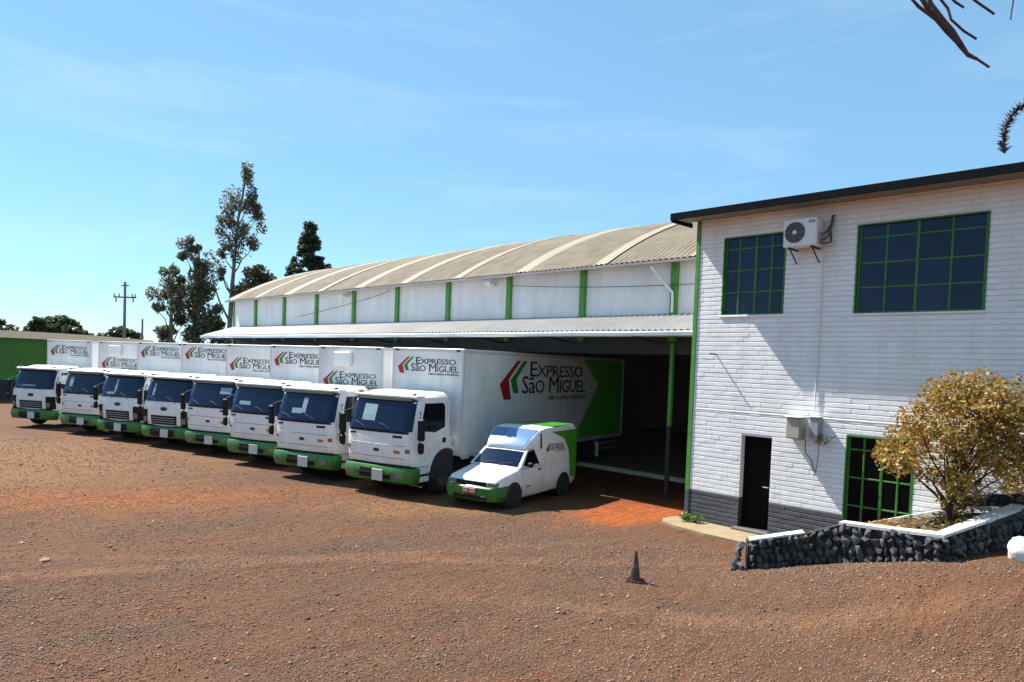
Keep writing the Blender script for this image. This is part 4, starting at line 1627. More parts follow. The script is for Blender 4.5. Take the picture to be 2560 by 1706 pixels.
def planter():
    t = empty('stone_planter', (13.6, 4.2, 0.5))
    tag(t, 'raised planter of black basalt stones with white coping beside the office wall', 'planter')
    inv = Matrix.Translation((-13.6, -4.2, -0.5))
    path = [((12.28, 6.58), 0.55), ((12.85, 5.80), 0.76), ((13.0, 5.22), 1.02), ((13.0, 3.63), 1.10), ((15.0, 2.92), 1.50)]
    core, coping = MB(), MB()
    for (a, za), (c, zc) in zip(path[:-1], path[1:]):
        A, Cc = Vector((*a, 0)), Vector((*c, 0))
        d = (Cc - A)
        Ln = d.length
        d.normalize()
        nin = Vector((-d.y, d.x, 0))      # inward: left of walking direction
        if nin.x < 0:
            nin = -nin
        if abs(d.x) > 0.9:
            nin = Vector((-d.y, d.x, 0))
            if nin.y < 0:
                nin = -nin
        th = 0.26
        n = max(2, int(Ln / 0.25))
        secs = []
        for i in range(n + 1):
            p = A + d * (Ln * i / n)
            zt = za + (zc - za) * i / n
            g = gfull(p.x, p.y) - 0.12
            q = p + nin * th
            secs.append([(p.x, p.y, g), (p.x, p.y, zt), (q.x, q.y, zt), (q.x, q.y, g)])
        core.grid(secs, closed_u=True)
        core.add(secs[0], [(0, 1, 2, 3)])
        core.add(secs[-1], [(0, 1, 2, 3)])
        # stones on the outer face
        rows = 3
        for r in range(rows + 1):
            u = rng.uniform(0.0, 0.08)
            while u < Ln:
                p = A + d * u
                g = gfull(p.x, p.y)
                zt = za + (zc - za) * u / Ln
                w = rng.uniform(0.085, 0.16)
                h = (zt - g) / (rows + 0.4) * rng.uniform(0.60, 0.80)
                z = g + (zt - g) * (r + 0.35) / (rows + 0.7) + rng.uniform(-0.03, 0.03)
                if z < zt - 0.02:
                    o = put('stone', STONES[rng.integers(len(STONES))], None, t)
                    pos = p + d * w * 0.5 - nin * rng.uniform(-0.01, 0.03) + Vector((0, 0, z))
                    ang = math.atan2(-nin.y, -nin.x) + rng.uniform(-0.2, 0.2)
                    o.matrix_local = inv @ Matrix.Translation(pos) @ Matrix.Rotation(ang, 4, 'Z') @ Matrix.Rotation(rng.uniform(-0.5, 0.5), 4, 'X') @ Matrix.Diagonal((0.11, w * 0.70, max(0.05, h), 1))
                u += w * 1.06
    # loose stones at the tip
    for (x, y, z, s) in ((12.13, 6.62, 0.08, 0.13), (12.05, 6.72, 0.03, 0.10), (12.2, 6.75, 0.12, 0.14), (12.25, 6.72, 0.33, 0.12), (12.35, 6.75, 0.42, 0.11)):
        o = put('stone', STONES[rng.integers(len(STONES))], None, t)
        o.matrix_local = inv @ Matrix.Translation((x, y, z)) @ Matrix.Rotation(rng.uniform(0, 6), 4, 'Z') @ Matrix.Scale(s, 4)
    core.obj('wall_core', MORTS, t).matrix_local = inv
    # copings, mitred strips following the wall head

    def coping_run(pts, ins, outw, th):
        b = MB()
        secs = []
        P_ = [Vector(p) for p in pts]
        for i, p in enumerate(P_):
            ds = []
            if i:
                ds.append(P_[i] - P_[i - 1])
            if i < len(P_) - 1:
                ds.append(P_[i + 1] - P_[i])
            ns = []
            for q in ds:
                q = Vector((q.x, q.y, 0)).normalized()
                nv = Vector((-q.y, q.x, 0))
                ns.append(nv)
            nn = sum(ns, Vector())
            nn = nn / (nn.length ** 2) * len(ns) if len(ns) > 1 else nn
            secs.append([p - nn * outw, p - nn * outw + Vector((0, 0, th)), p + nn * ins + Vector((0, 0, th)), p + nn * ins])
        b.grid(secs, closed_u=True)
        b.add(secs[0], [(0, 1, 2, 3)])
        b.add(secs[-1], [(0, 1, 2, 3)])
        b.obj('coping', COPING, t).matrix_local = inv
    coping_run([(13.0, 5.25, 1.02), (13.0, 4.4, 1.06), (13.0, 3.63, 1.105), (14.0, 3.27, 1.30), (15.0, 2.92, 1.50)], 0.20, 0.04, 0.05)
    coping_run([(12.30, 6.55, 0.555), (12.85, 5.80, 0.765)], 0.22, 0.02, 0.03)
    # back coping rising along the building and the low stone wall above it
    b = MB()
    back = [(15.02, 5.46, 0.78), (15.02, 4.69, 1.07), (14.95, 3.88, 1.36), (14.9, 2.95, 1.50)]
    secs = [[(x - 0.07, y, z - 0.05), (x - 0.07, y, z), (x + 0.14, y, z), (x + 0.14, y, z - 0.05)] for x, y, z in back]
    b.grid(secs, closed_u=True)
    b.add(secs[0], [(0, 1, 2, 3)])
    b.add(secs[-1], [(0, 1, 2, 3)])
    b.obj('back_coping', COPING, t).matrix_local = inv
    b = MB()
    secs = [[(x, y, z + 0.0), (x, y, z + 0.20 * k), (x + 0.12, y, z + 0.20 * k), (x + 0.12, y, z)] for (x, y, z), k in (((15.0, 3.95, 1.34), 1.0), ((14.95, 2.95, 1.50), 1.15), ((14.95, 2.0, 1.6), 1.2))]
    b.grid(secs, closed_u=True)
    b.add(secs[0], [(0, 1, 2, 3)])
    b.add(secs[-1], [(0, 1, 2, 3)])
    b.obj('upper_wall_core', MORTS, t).matrix_local = inv
    for r in range(2):
        y = 3.92
        while y > 2.1:
            w = rng.uniform(0.09, 0.15)
            z = 1.34 + (3.95 - y) * 0.155 + 0.05 + 0.10 * r + rng.uniform(-.015, .015)
            o = put('stone', STONES[rng.integers(len(STONES))], None, t)
            o.matrix_local = inv @ Matrix.Translation((14.985 - (3.95 - y) * 0.03, y - w / 2, z)) @ Matrix.Rotation(rng.uniform(-.5, .5), 4, 'X') @ Matrix.Diagonal((0.07, w * 0.6, 0.065, 1))
            y -= w * 1.05
    # soil
    b = MB()
    n = 12
    rows = []
    for i in range(n + 1):
        u = i / n
        fx, fy, fz = 13.2 + 0.0 * u, 5.15 + (3.75 - 5.15) * min(1, u * 1.0), 0.93 + 0.08 * u
        bx_, by_, bz_ = 15.0, 5.25 + (3.05 - 5.25) * u, 0.84 + 0.60 * u
        row = []
        for j in range(13):
            v = j / 12
            row.append((fx + (bx_ - fx) * v, fy + (by_ - fy) * v, fz + (bz_ - fz) * v + 0.04 * noise.noise(Vector((i * .7, j * .7, 1)))))
        rows.append(row)
    b.grid(rows)
    b.obj('soil', SOIL, t, 60).matrix_local = inv
    # small bark chips / fallen leaves on the soil
    r = random.Random(9)
    b = MB()
    for k in range(260):
        u, v = r.random(), r.random()
        fx, fy, fz = 13.25, 5.1 - 1.3 * u, 0.95 + 0.08 * u
        bx_, by_, bz_ = 14.95, 5.2 - 2.1 * u, 0.86 + 0.60 * u
        c = Vector((fx + (bx_ - fx) * v, fy + (by_ - fy) * v, fz + (bz_ - fz) * v + 0.04))
        a = Vector((r.uniform(-1, 1), r.uniform(-1, 1), r.uniform(-.3, .5))).normalized() * r.uniform(0.02, 0.05)
        e = a.cross(Vector((r.uniform(-1, 1), r.uniform(-1, 1), 1))).normalized() * r.uniform(0.012, 0.03)
        b.add([c - a - e, c + a - e, c + a + e, c - a + e], [(0, 1, 2, 3)])
    stuff(b.obj('fallen_leaves', L_GOLD, t)).matrix_local = inv


planter()


def boulder(name, loc, s, m, label, cat, seed=1):
    import bmesh
    bm = bmesh.new()
    bmesh.ops.create_icosphere(bm, subdivisions=3, radius=1)
    for v in bm.verts:
        k = 1 + 0.38 * noise.noise(v.co * 1.3 + Vector((seed * 3.1, 0, 0))) + 0.16 * noise.noise(v.co * 3.1 + Vector((seed, 5, 0)))
        v.co = Vector((v.co.x * s[0], v.co.y * s[1], v.co.z * s[2])) * k
    me = bpy.data.meshes.new(name)
    bm.to_mesh(me)
    bm.free()
    me.polygons.foreach_set('use_smooth', [True] * len(me.polygons))
    o = put(name, me, m)
    o.location = loc
    tag(o, label, cat)


boulder('boulder', (13.62, 2.60, gfull(13.62, 2.60) + 0.12), (0.24, 0.30, 0.26), ROCKW, 'white painted boulder beside the dark end of the stone planter', 'boulder', 2)
boulder('pale_rock', (2.69, 15.73, 0.0), (0.07, 0.10, 0.035), PALER, 'pale flat rock on the gravel, the farther of two near the picture edge', 'rock', 4)
boulder('pale_rock', (2.78, 14.3, 0.0), (0.075, 0.11, 0.035), PALER, 'pale flat rock on the gravel, the nearer of two near the picture edge', 'rock', 5)


def cone():
    x, y = 10.07, 7.42
    t = empty('traffic_cone', (x, y, gfull(x, y)))
    tag(t, 'dark worn traffic cone standing alone on the gravel', 'traffic cone')
    b = MB()
    b.cbox(-0.14, 0.14, -0.14, 0.14, 0.0, 0.035, 0.012)
    o = b.obj('base', CONEM, t)
    o.rotation_euler = (0, 0, 0.5)
    b = MB()
    b.lathe_z(0, 0, 0, [(0.03, 0.088), (0.05, 0.083), (0.50, 0.020), (0.515, 0.018), (0.515, 0.010)], 24)
    c = b.obj('cone_body', CONEM, t, 40)
    b = MB()
    b.lathe_z(0, 0, 0, [(0.24, 0.0575), (0.33, 0.0450)], 24)
    b.obj('band', CONEB, c, 40)


cone()


# ------------------------------------------------------------------ foliage
def leaf_mesh(name, clumps, m, seed=0, size=(0.05, 0.08), aspect=0.45, flat=0.0):
    """clumps: list of (centre, radius vector, count)"""
    r = np.random.default_rng(seed)
    V = []
    for c, rv, n in clumps:
        d = r.normal(size=(n, 3))
        d /= np.linalg.norm(d, axis=1)[:, None]
        rr = r.uniform(0.15, 1.0, size=(n, 1)) ** 0.55
        p = np.array(c) + d * rr * np.array(rv)
        a = r.normal(size=(n, 3))
        a[:, 2] -= flat
        a /= np.linalg.norm(a, axis=1)[:, None]
        e = np.cross(a, r.normal(size=(n, 3)))
        e /= np.linalg.norm(e, axis=1)[:, None]
        s = r.uniform(size[0], size[1], size=(n, 1))
        a *= s
        e *= s * aspect
        V.append(np.stack([p - a, p + e * 1.0 - a * 0.1, p + a, p - e - a * 0.1], 1).reshape(-1, 3))
    V = np.concatenate(V)
    n = len(V) // 4
    me = bpy.data.meshes.new(name)
    me.vertices.add(len(V))
    me.vertices.foreach_set('co', V.astype(np.float32).ravel())
    me.loops.add(4 * n)
    me.loops.foreach_set('vertex_index', np.arange(4 * n, dtype=np.int32))
    me.polygons.add(n)
    me.polygons.foreach_set('loop_start', np.arange(0, 4 * n, 4, dtype=np.int32))
    me.update(calc_edges=True)
    me.materials.append(m)
    return me


def tree(name, base, label, trunk, limbs, clumps, leafm, barkm, seed, size, aspect=0.45, cat='tree', group=None, flat=0.0):
    t = empty(name, base)
    tag(t, label, cat, group)
    b = MB()
    b.tube([p for p, _ in trunk], [r for _, r in trunk], 9)
    b.obj('trunk', barkm, t, 60)
    if limbs:
        b = MB()
        for pts, r0, r1 in limbs:
            n = len(pts)
            b.tube(pts, [r0 + (r1 - r0) * i / (n - 1) for i in range(n)], 6)
        b.obj('limbs', barkm, t, 60)
    put('crown', leaf_mesh('crown', clumps, leafm, seed, size, aspect, flat), None, t)
    return t


def bend(a, b, k, r):
    a, b = Vector(a), Vector(b)
    out_ = []
    for i in range(5):
        u = i / 4
        p = a.lerp(b, u)
        w = math.sin(math.pi * u) * k
        out_.append(p + Vector((r.uniform(-1, 1), r.uniform(-1, 1), r.uniform(-.4, .6))) * w)
    return out_


# golden shrub in the planter
def golden():
    r = random.Random(21)
    base = Vector((14.3, 3.92, 1.08))
    trunk = [((0, 0, -0.1), 0.06), ((0.02, 0.02, 0.35), 0.05), ((0.0, -0.03, 0.8), 0.04), ((0.03, -0.05, 1.4), 0.025)]
    limbs, clumps = [], []
    tips = []
    ex = Vector((0.18, -0.98, 0))       # to the right in view
    ey = Vector((0.98, 0.18, 0))
    spec = [(-0.95, 0.0, 1.25, .34), (-0.75, 0.2, 1.55, .36), (-0.55, -0.1, 1.95, .40), (-0.3, 0.1, 2.35, .42), (0.0, 0, 2.55, .42), (0.35, 0.1, 2.6, .42), (0.7, -0.1, 2.4, .42),
            (0.95, 0.1, 2.05, .42), (1.15, 0, 1.7, .40), (1.1, 0.2, 1.3, .36), (0.6, 0.1, 1.9, .48), (0.1, -0.1, 2.0, .48), (-0.25, 0.2, 1.6, .45), (0.3, 0.0, 1.5, .48), (0.75, 0, 1.4, .42),
            (-0.6, -0.2, 1.25, .30), (0.1, 0.2, 1.05, .32), (0.5, 0.1, 2.25, .45), (0.05, 0, 0.55, .24), (0.0, 0.1, 0.25, .2), (0.15, -.1, 0.8, .26), (-0.15, 0.1, 0.9, .22), (1.0, -.2, 1.0, .22), (-1.1, .1, 1.35, .2)]
    for lx, ly, z, rd in spec:
        ly *= 2.2
        z *= 0.91
        tip = ex * lx + ey * ly + Vector((0, 0, z))
        s = ex * lx * 0.05 + Vector((0, 0, min(0.5, z * 0.3)))
        limbs.append((bend(s, tip, 0.07, r), 0.02, 0.006))
        clumps.append((tip, (rd, rd * 0.95, rd), int(1500 * rd * rd / 0.16)))
        for k in range(5):
            o = tip + Vector((r.gauss(0, 1), r.gauss(0, 1), r.gauss(0, 1))).normalized() * rd * r.uniform(0.9, 1.35)
            limbs.append((bend(tip, o, 0.03, r), 0.007, 0.003))
            clumps.append((o, (0.11, 0.11, 0.13), 55))
    clumps = [(c, rv, int(n * 0.34)) for c, rv, n in clumps]
    tree('golden_shrub', base, 'small tree with golden yellow leaves growing in the stone planter', trunk, limbs, clumps, L_GOLD, BARKD, 4, (0.016, 0.062), 0.5)


golden()


def weed():
    r = random.Random(2)
    t = empty('weed', (14.95, 9.45, 0.06))
    tag(t, 'low green weed growing at the foot of the office corner', 'plant')
    clumps = [((r.uniform(-.12, .12), r.uniform(-.35, .25), r.uniform(0.02, .14)), (0.12, 0.14, 0.09), 70) for k in range(6)]
    put('foliage', leaf_mesh('foliage', clumps, L_GREEN, 3, (0.025, 0.06), 0.35), None, t)
    b = MB()
    for k in range(8):
        b.tube([(0, 0, -0.03), (r.uniform(-.1, .1), r.uniform(-.2, .2), r.uniform(.06, .18))], 0.004, 4)
    b.obj('stem', L_GREEN, t)


weed()


# distant trees ------------------------------------------------------
def euc(base, label, H, path, blobs, seed, leaf=L_EUC, size=(0.10, 0.24), dens=1.0, extra=None, bark=BARK, r0=0.28):
    r = random.Random(seed)
    trunk = [((x, y, z), r0 * (1 - 0.85 * z / H)) for x, y, z in path]
    limbs, clumps = [], []
    for (dx, dy, z, rx, rz, n) in blobs:
        tip = Vector((dx, dy, z))
        # join the trunk lower down
        zt = max(1.0, z - abs(dx) * 1.1 - 1.0)
        k = min(len(path) - 2, max(0, sum(1 for q in path if q[2] < zt) - 1))
        a, b = Vector(path[k]), Vector(path[k + 1])
        u = (zt - a.z) / max(1e-3, b.z - a.z)
        limbs.append((bend(a.lerp(b, max(0, min(1, u))), tip, 0.15, r), 0.07, 0.02))
        for q in range(max(3, int(n / 90))):
            o = tip + Vector((r.gauss(0, 1) * rx, r.gauss(0, 1) * rx, r.gauss(0, 1) * rz)) * 0.55
            rr = r.uniform(0.45, 0.95) * min(1.0, rx + 0.25)
            clumps.append((o, (rr, rr, rr * 1.1), int(74 * dens)))
    if extra:
        limbs += extra
    tree('eucalyptus_tree', base, label, trunk, limbs, clumps, leaf, bark, seed, size, 0.38, group='tall trees behind the warehouse', flat=0.4)


RV = Vector((0.726, -0.688, 0))   # direction that reads as "to the right" from the yard
def off(k, d=0.0):
    return k * RV.x + d * 0.688, k * RV.y + d * 0.726


def B(items):
    return [(*off(k, d), z * 0.965, rx, rz, n) for k, d, z, rx, rz, n in items]


euc((25.3, 61.8, 0), 'tallest eucalyptus with bare lower trunk and thin open crown', 20.0,
    [(0, 0, -.2), (*off(-.05), 5), (*off(0.1), 9), (*off(0.3), 12), (*off(0.5), 15), (*off(1.0), 18), (*off(1.1), 19.6)],
    B([(1.05, 0, 19.2, .5, .7, 360), (0.4, .2, 17.6, .6, .9, 420), (1.5, 0, 17.9, .4, .8, 160), (1.2, -.2, 16.6, .5, .8, 260), (0.0, 0, 16.0, .7, .8, 420), (-.6, 0, 15.6, .5, .8, 260), (1.9, .2, 15.6, .6, .6, 300),
       (0.6, .3, 14.9, .8, .7, 420), (-.5, -.3, 14.3, .6, .8, 300), (2.1, 0, 16.3, .3, .5, 110), (0.9, 0, 13.9, .7, .6, 300), (0.2, 0, 12.6, .6, .5, 320), (-.8, .2, 12.6, .4, .5, 120), (1.7, 0, 13.2, .4, .5, 160),
       (1.6, 0, 11.1, .45, .5, 200), (-1.6, 0, 11.3, .7, .5, 300), (-1.0, .2, 10.8, .4, .4, 120), (1.1, 0, 9.2, .3, .4, 90), (0.5, 0, 9.6, .3, .3, 60)]), 31,
    extra=[([Vector((*off(-.05), 6.4)), Vector((*off(-.9), 8.0)), Vector((*off(-1.5), 9.6)), Vector((*off(-1.9), 11.2))], 0.10, 0.03)])
euc((21.6, 65.3, 0), 'open eucalyptus with two soft crowns nearest the power pole', 11.5,
    [(0, 0, -.2), (*off(.1), 4), (*off(0.1), 8), (*off(.2), 11.2)],
    B([(0.0, 0, 10.8, .55, .7, 420), (0.9, 0, 10.2, .45, .6, 260), (-.4, 0, 9.6, .6, .7, 460), (-1.3, .1, 8.7, .55, .6, 460), (0.4, 0, 9.0, .7, .7, 500), (-1.1, 0, 7.6, .4, .5, 200), (1.1, 0, 8.2, .6, .6, 320),
       (-.7, 0, 6.0, .5, .6, 260), (0.5, .2, 6.8, .5, .5, 260), (1.1, 0, 6.4, .5, .6, 320), (-.5, 0, 5.0, .4, .5, 180), (0.2, 0, 7.8, .6, .6, 300)]), 32, dens=1.1)
euc((23.4, 63.7, 0), 'dense dark eucalyptus between the tallest tree and the open crowned one', 13.5,
    [(0, 0, -.2), (*off(.0), 5), (*off(0.0), 9), (*off(-.1), 12.6)],
    B([(-.1, 0, 11.7, .45, .7, 480), (0.1, 0, 10.4, .75, .8, 760), (-.7, 0, 9.6, .6, .7, 440), (0.8, 0, 9.2, .6, .7, 460), (0.0, .2, 8.6, .9, .8, 820), (-.6, 0, 7.4, .7, .7, 460), (0.8, 0, 7.2, .8, .7, 600),
       (1.6, 0, 7.6, .35, .4, 140), (0.1, 0, 6.3, 1.0, .8, 760), (1.1, 0, 5.9, .6, .7, 420), (-1.1, 0, 5.6, .6, .6, 300), (0.4, 0, 4.9, 1.0, .7, 600), (-1.1, 0, 13.0, .35, .6, 80), (-1.4, 0, 12.2, .3, .5, 70), (-.5, 0, 12.6, .3, .5, 70)]), 33, dens=1.25)
euc((27.0, 60.4, 0), 'round eucalyptus crown showing just above the far end of the warehouse roof', 12.0,
    [(0, 0, -.2), (*off(0), 5), (*off(0.1), 9), (*off(.1), 11.3)],
    B([(0.1, 0, 11.0, .5, .6, 460), (0.5, 0, 10.4, .6, .6, 560), (-.5, 0, 9.9, .7, .6, 560), (-1.1, 0, 9.0, .6, .6, 420), (0.3, 0, 9.4, .8, .6, 600), (-.3, 0, 8.3, .8, .6, 460)]), 34, leaf=L_DARK, dens=1.2)
euc((24.6, 62.2, 0), 'low bushy tree at the foot of the tallest eucalyptus', 6.6, [(0, 0, -.2), (0, 0, 3), (*off(.1), 6)],
    B([(0.2, 0, 6.3, .4, .4, 260), (-.3, 0, 5.6, .5, .5, 320), (.5, 0, 5.2, .5, .5, 320), (0, 0, 4.4, .7, .6, 320)]), 35, leaf=L_DARK, r0=0.1)


def conifer():
    r = random.Random(8)
    H = 16.8
    trunk = [((0, 0, -.2), 0.3), ((0, 0, 8), 0.2), ((0.05, 0, 14), 0.1), ((0.05, 0, 16.7), 0.02)]
    limbs, clumps = [], []
    for z in np.arange(5.5, 16.4, 0.42):
        R = 0.22 + (H - z) * 0.30 if z > 13.5 else 1.1 + (13.5 - z) * 0.38
        for k in range(6):
            a = r.uniform(0, 2 * math.pi)
            q = R * r.uniform(0.45, 1.15)
            tip = Vector((q * math.cos(a), q * math.sin(a), z + r.uniform(-.1, .35)))
            limbs.append(([Vector((0, 0, z - 0.1)), tip * 0.5 + Vector((0, 0, z * 0.5)), tip], 0.04, 0.012))
            for u in (0.45, 0.75, 1.0):
                c = Vector((tip.x * u, tip.y * u, z + (tip.z - z) * u))
                clumps.append((c, (0.34, 0.34, 0.26), 62))
    # one lower side bough
    for k in range(6):
        d = RV * (-1.9 + 0.1 * k)
        clumps.append((Vector((d.x, d.y, 11.4 + 0.3 * k)), (0.35, 0.35, 0.35), 90))
    tree('conifer_tree', (34.1, 64.9, 0), 'dark pointed conifer rising behind the warehouse roof', trunk, limbs, clumps, L_CON, BARKD, 12, (0.10, 0.22), 0.4)


conifer()


def far_bush(base, w, h, label, seed):
    r = random.Random(seed)
    clumps, limbs = [], []
    for k in range(int(w * 11)):
        u = r.uniform(-1, 1)
        z = h * (1 - 0.55 * u * u) * r.uniform(0.45, 1.0)
        kx, ky = off(u * w / 2, r.uniform(-1.2, 1.2))
        clumps.append(((kx, ky, z), (0.9, 0.9, 0.6), 80))
        if k % 4 == 0:
            limbs.append(([Vector((kx * .3, ky * .3, 1.0)), Vector((kx * .7, ky * .7, z * .6)), Vector((kx, ky, z))], 0.1, 0.03))
    tree('broadleaf_tree', base, label, [((0, 0, -.2), .3), ((0.1, 0, h * .5), .2), ((0, 0, h * .8), .08)], limbs, clumps, L_DARK, BARKD, seed, (0.2, 0.42), 0.5, group='dark trees behind the shed')


far_bush((22.2, 110.2, 0), 11.0, 7.5, 'broad dark tree behind the green shed roof', 41)
far_bush((16.4, 114.2, 0), 8.5, 6.9, 'low dark tree at the outer end of the green shed roof', 42)
far_bush((28.2, 104.6, 0), 8.0, 6.4, 'low dark tree between the green shed and the power pole', 43)
far_bush((25.6, 78.6, 0), 2.2, 5.9, 'small tuft of foliage beyond the bare post', 44)


# power pole ---------------------------------------------------------
def poles():
    t = empty('power_pole', (22.72, 82.1, 0))
    tag(t, 'tall concrete power pole with crossarm and insulators on the skyline', 'power pole')
    b = MB()
    b.tube([(0, 0, -.2), (0, 0, 10.6)], [0.20, 0.12], 10)
    b.obj('mast', POLEM, t, 50)
    b = MB()
    ax, ay = off(1.15)
    b.tube([(-ax, -ay, 9.05), (ax, ay, 9.05)], 0.075, 6)
    cr = b.obj('crossarm', BARKD, t)
    for k in (-1.1, -0.6, 0.75, 1.05):
        x, y = off(k)
        b = MB()
        b.lathe_z(x, y, 9.1, [(0, .04), (.1, .08), (.2, .05), (.26, .07), (.32, .03)], 8)
        b.obj('insulator', POLEM, t)
    b = MB()
    x, y = off(0.38)
    b.tube([(-x, -y, 10.25), (x, y, 10.25)], 0.06, 6)
    b.obj('crossarm', BARKD, t)
    for k in (-.9, .85):
        x, y = off(k)
        b = MB()
        b.tube([(x, y, 8.98), (x, y, 8.55)], 0.07, 8)
        b.obj('cutout_fuse', POLEM, t)
    # wires running off towards the far side of the yard
    for i, k in enumerate((-1.1, 0.0, 1.05)):
        x, y = off(k)
        b = MB()
        p0 = Vector((22.72 + x, 82.1 + y, 9.4 if k else 10.55))
        p1 = Vector((-28 + x, 104 + y, 8.6 if k else 9.6))
        pts = []
        for j in range(25):
            u = j / 24
            p = p0.lerp(p1, u)
            p.z -= 4 * 1.2 * u * (1 - u)
            pts.append(p)
        b.tube(pts, 0.007, 4)
        o = b.obj('power_line', WIREM)
        tag(o, ('upper power wire leaving the top of the pole', 'lower power wire leaving one end of the crossarm', 'lower power wire leaving the other end of the crossarm')[0 if k == 0 else (1 if k < 0 else 2)], 'wire', 'power wires')
    b = MB()
    b.tube([(0, 0, -.2), (0, 0, 6.9)], [0.13, 0.09], 8)
    o = b.obj('post', POLEM, None, 50)
    o.location = (24.03, 80.75, 0)
    tag(o, 'short bare post beside the power pole', 'post')


poles()


# green shed ---------------------------------------------------------
def shed():
    t = empty('green_shed', (8.0, 62, 0))
    tag(t, 'green shed with dark base and low arched tan roof beyond the trucks', 'shed')
    inv = Matrix.Translation((-8.0, -62, 0))
    ya, yb, xa, xb = 59.0, 74.0, -6.0, 18.0
    N = 24

    def top(x):
        u = (x - (xa + xb) / 2) / ((xb - xa) / 2)
        return 3.75 + 0.72 * (1 - ((x - 9.5) / 15.5) ** 2)
    xs = [xa + (xb - xa) * i / N for i in range(N + 1)]
    b = MB()
    for x0, x1 in zip(xs[:-1], xs[1:]):
        b.add([(x0, ya, 1.34), (x1, ya, 1.34), (x1, ya, top(x1)), (x0, ya, top(x0))], [(0, 1, 2, 3)])
    b.box(xa, xa + 0.15, ya + .01, yb, 1.34, top(xa) - 0.02)
    b.box(xb - 0.15, xb, ya + .01, yb, 1.34, top(xb) - 0.02)
    b.obj('wall', SHEDG, t).matrix_local = inv
    b = MB()
    b.box(xa - 0.02, xb + 0.02, ya - 0.03, ya + 0.15, -0.1, 1.34)
    b.box(xa - 0.02, xa + 0.16, ya + 0.15, yb, -0.1, 1.34)
    b.box(xb - 0.16, xb + 0.02, ya + 0.15, yb, -0.1, 1.34)
    b.obj('base_band', SHEDD, t).matrix_local = inv
    b = MB()
    P_ = [(x, top(x) + 0.02) for x in xs]
    P_ = [(xa - .3, top(xa) - 0.03)] + P_ + [(xb + .3, top(xb) - 0.03)]
    secs = [[(x, ya - 0.35, z), (x, yb + .3, z), (x, yb + .3, z + 0.12), (x, ya - 0.35, z + 0.12)] for x, z in P_]
    b.grid(secs, closed_u=True)
    b.add(secs[0], [(0, 1, 2, 3)])
    b.add(secs[-1], [(0, 1, 2, 3)])
    b.obj('roof', SHEDR, t).matrix_local = inv
    b = MB()
    secs = [[(x, ya - 0.40, z - 0.32), (x, ya - 0.355, z - 0.32), (x, ya - 0.355, z + 0.16), (x, ya - 0.40, z + 0.16)] for x, z in P_]
    b.grid(secs, closed_u=True)
    b.add(secs[0], [(0, 1, 2, 3)])
    b.add(secs[-1], [(0, 1, 2, 3)])
    b.obj('fascia_board', mat('cream_fascia', (0.80, 0.66, 0.42), 0.7, var=0.06), t).matrix_local = inv


shed()


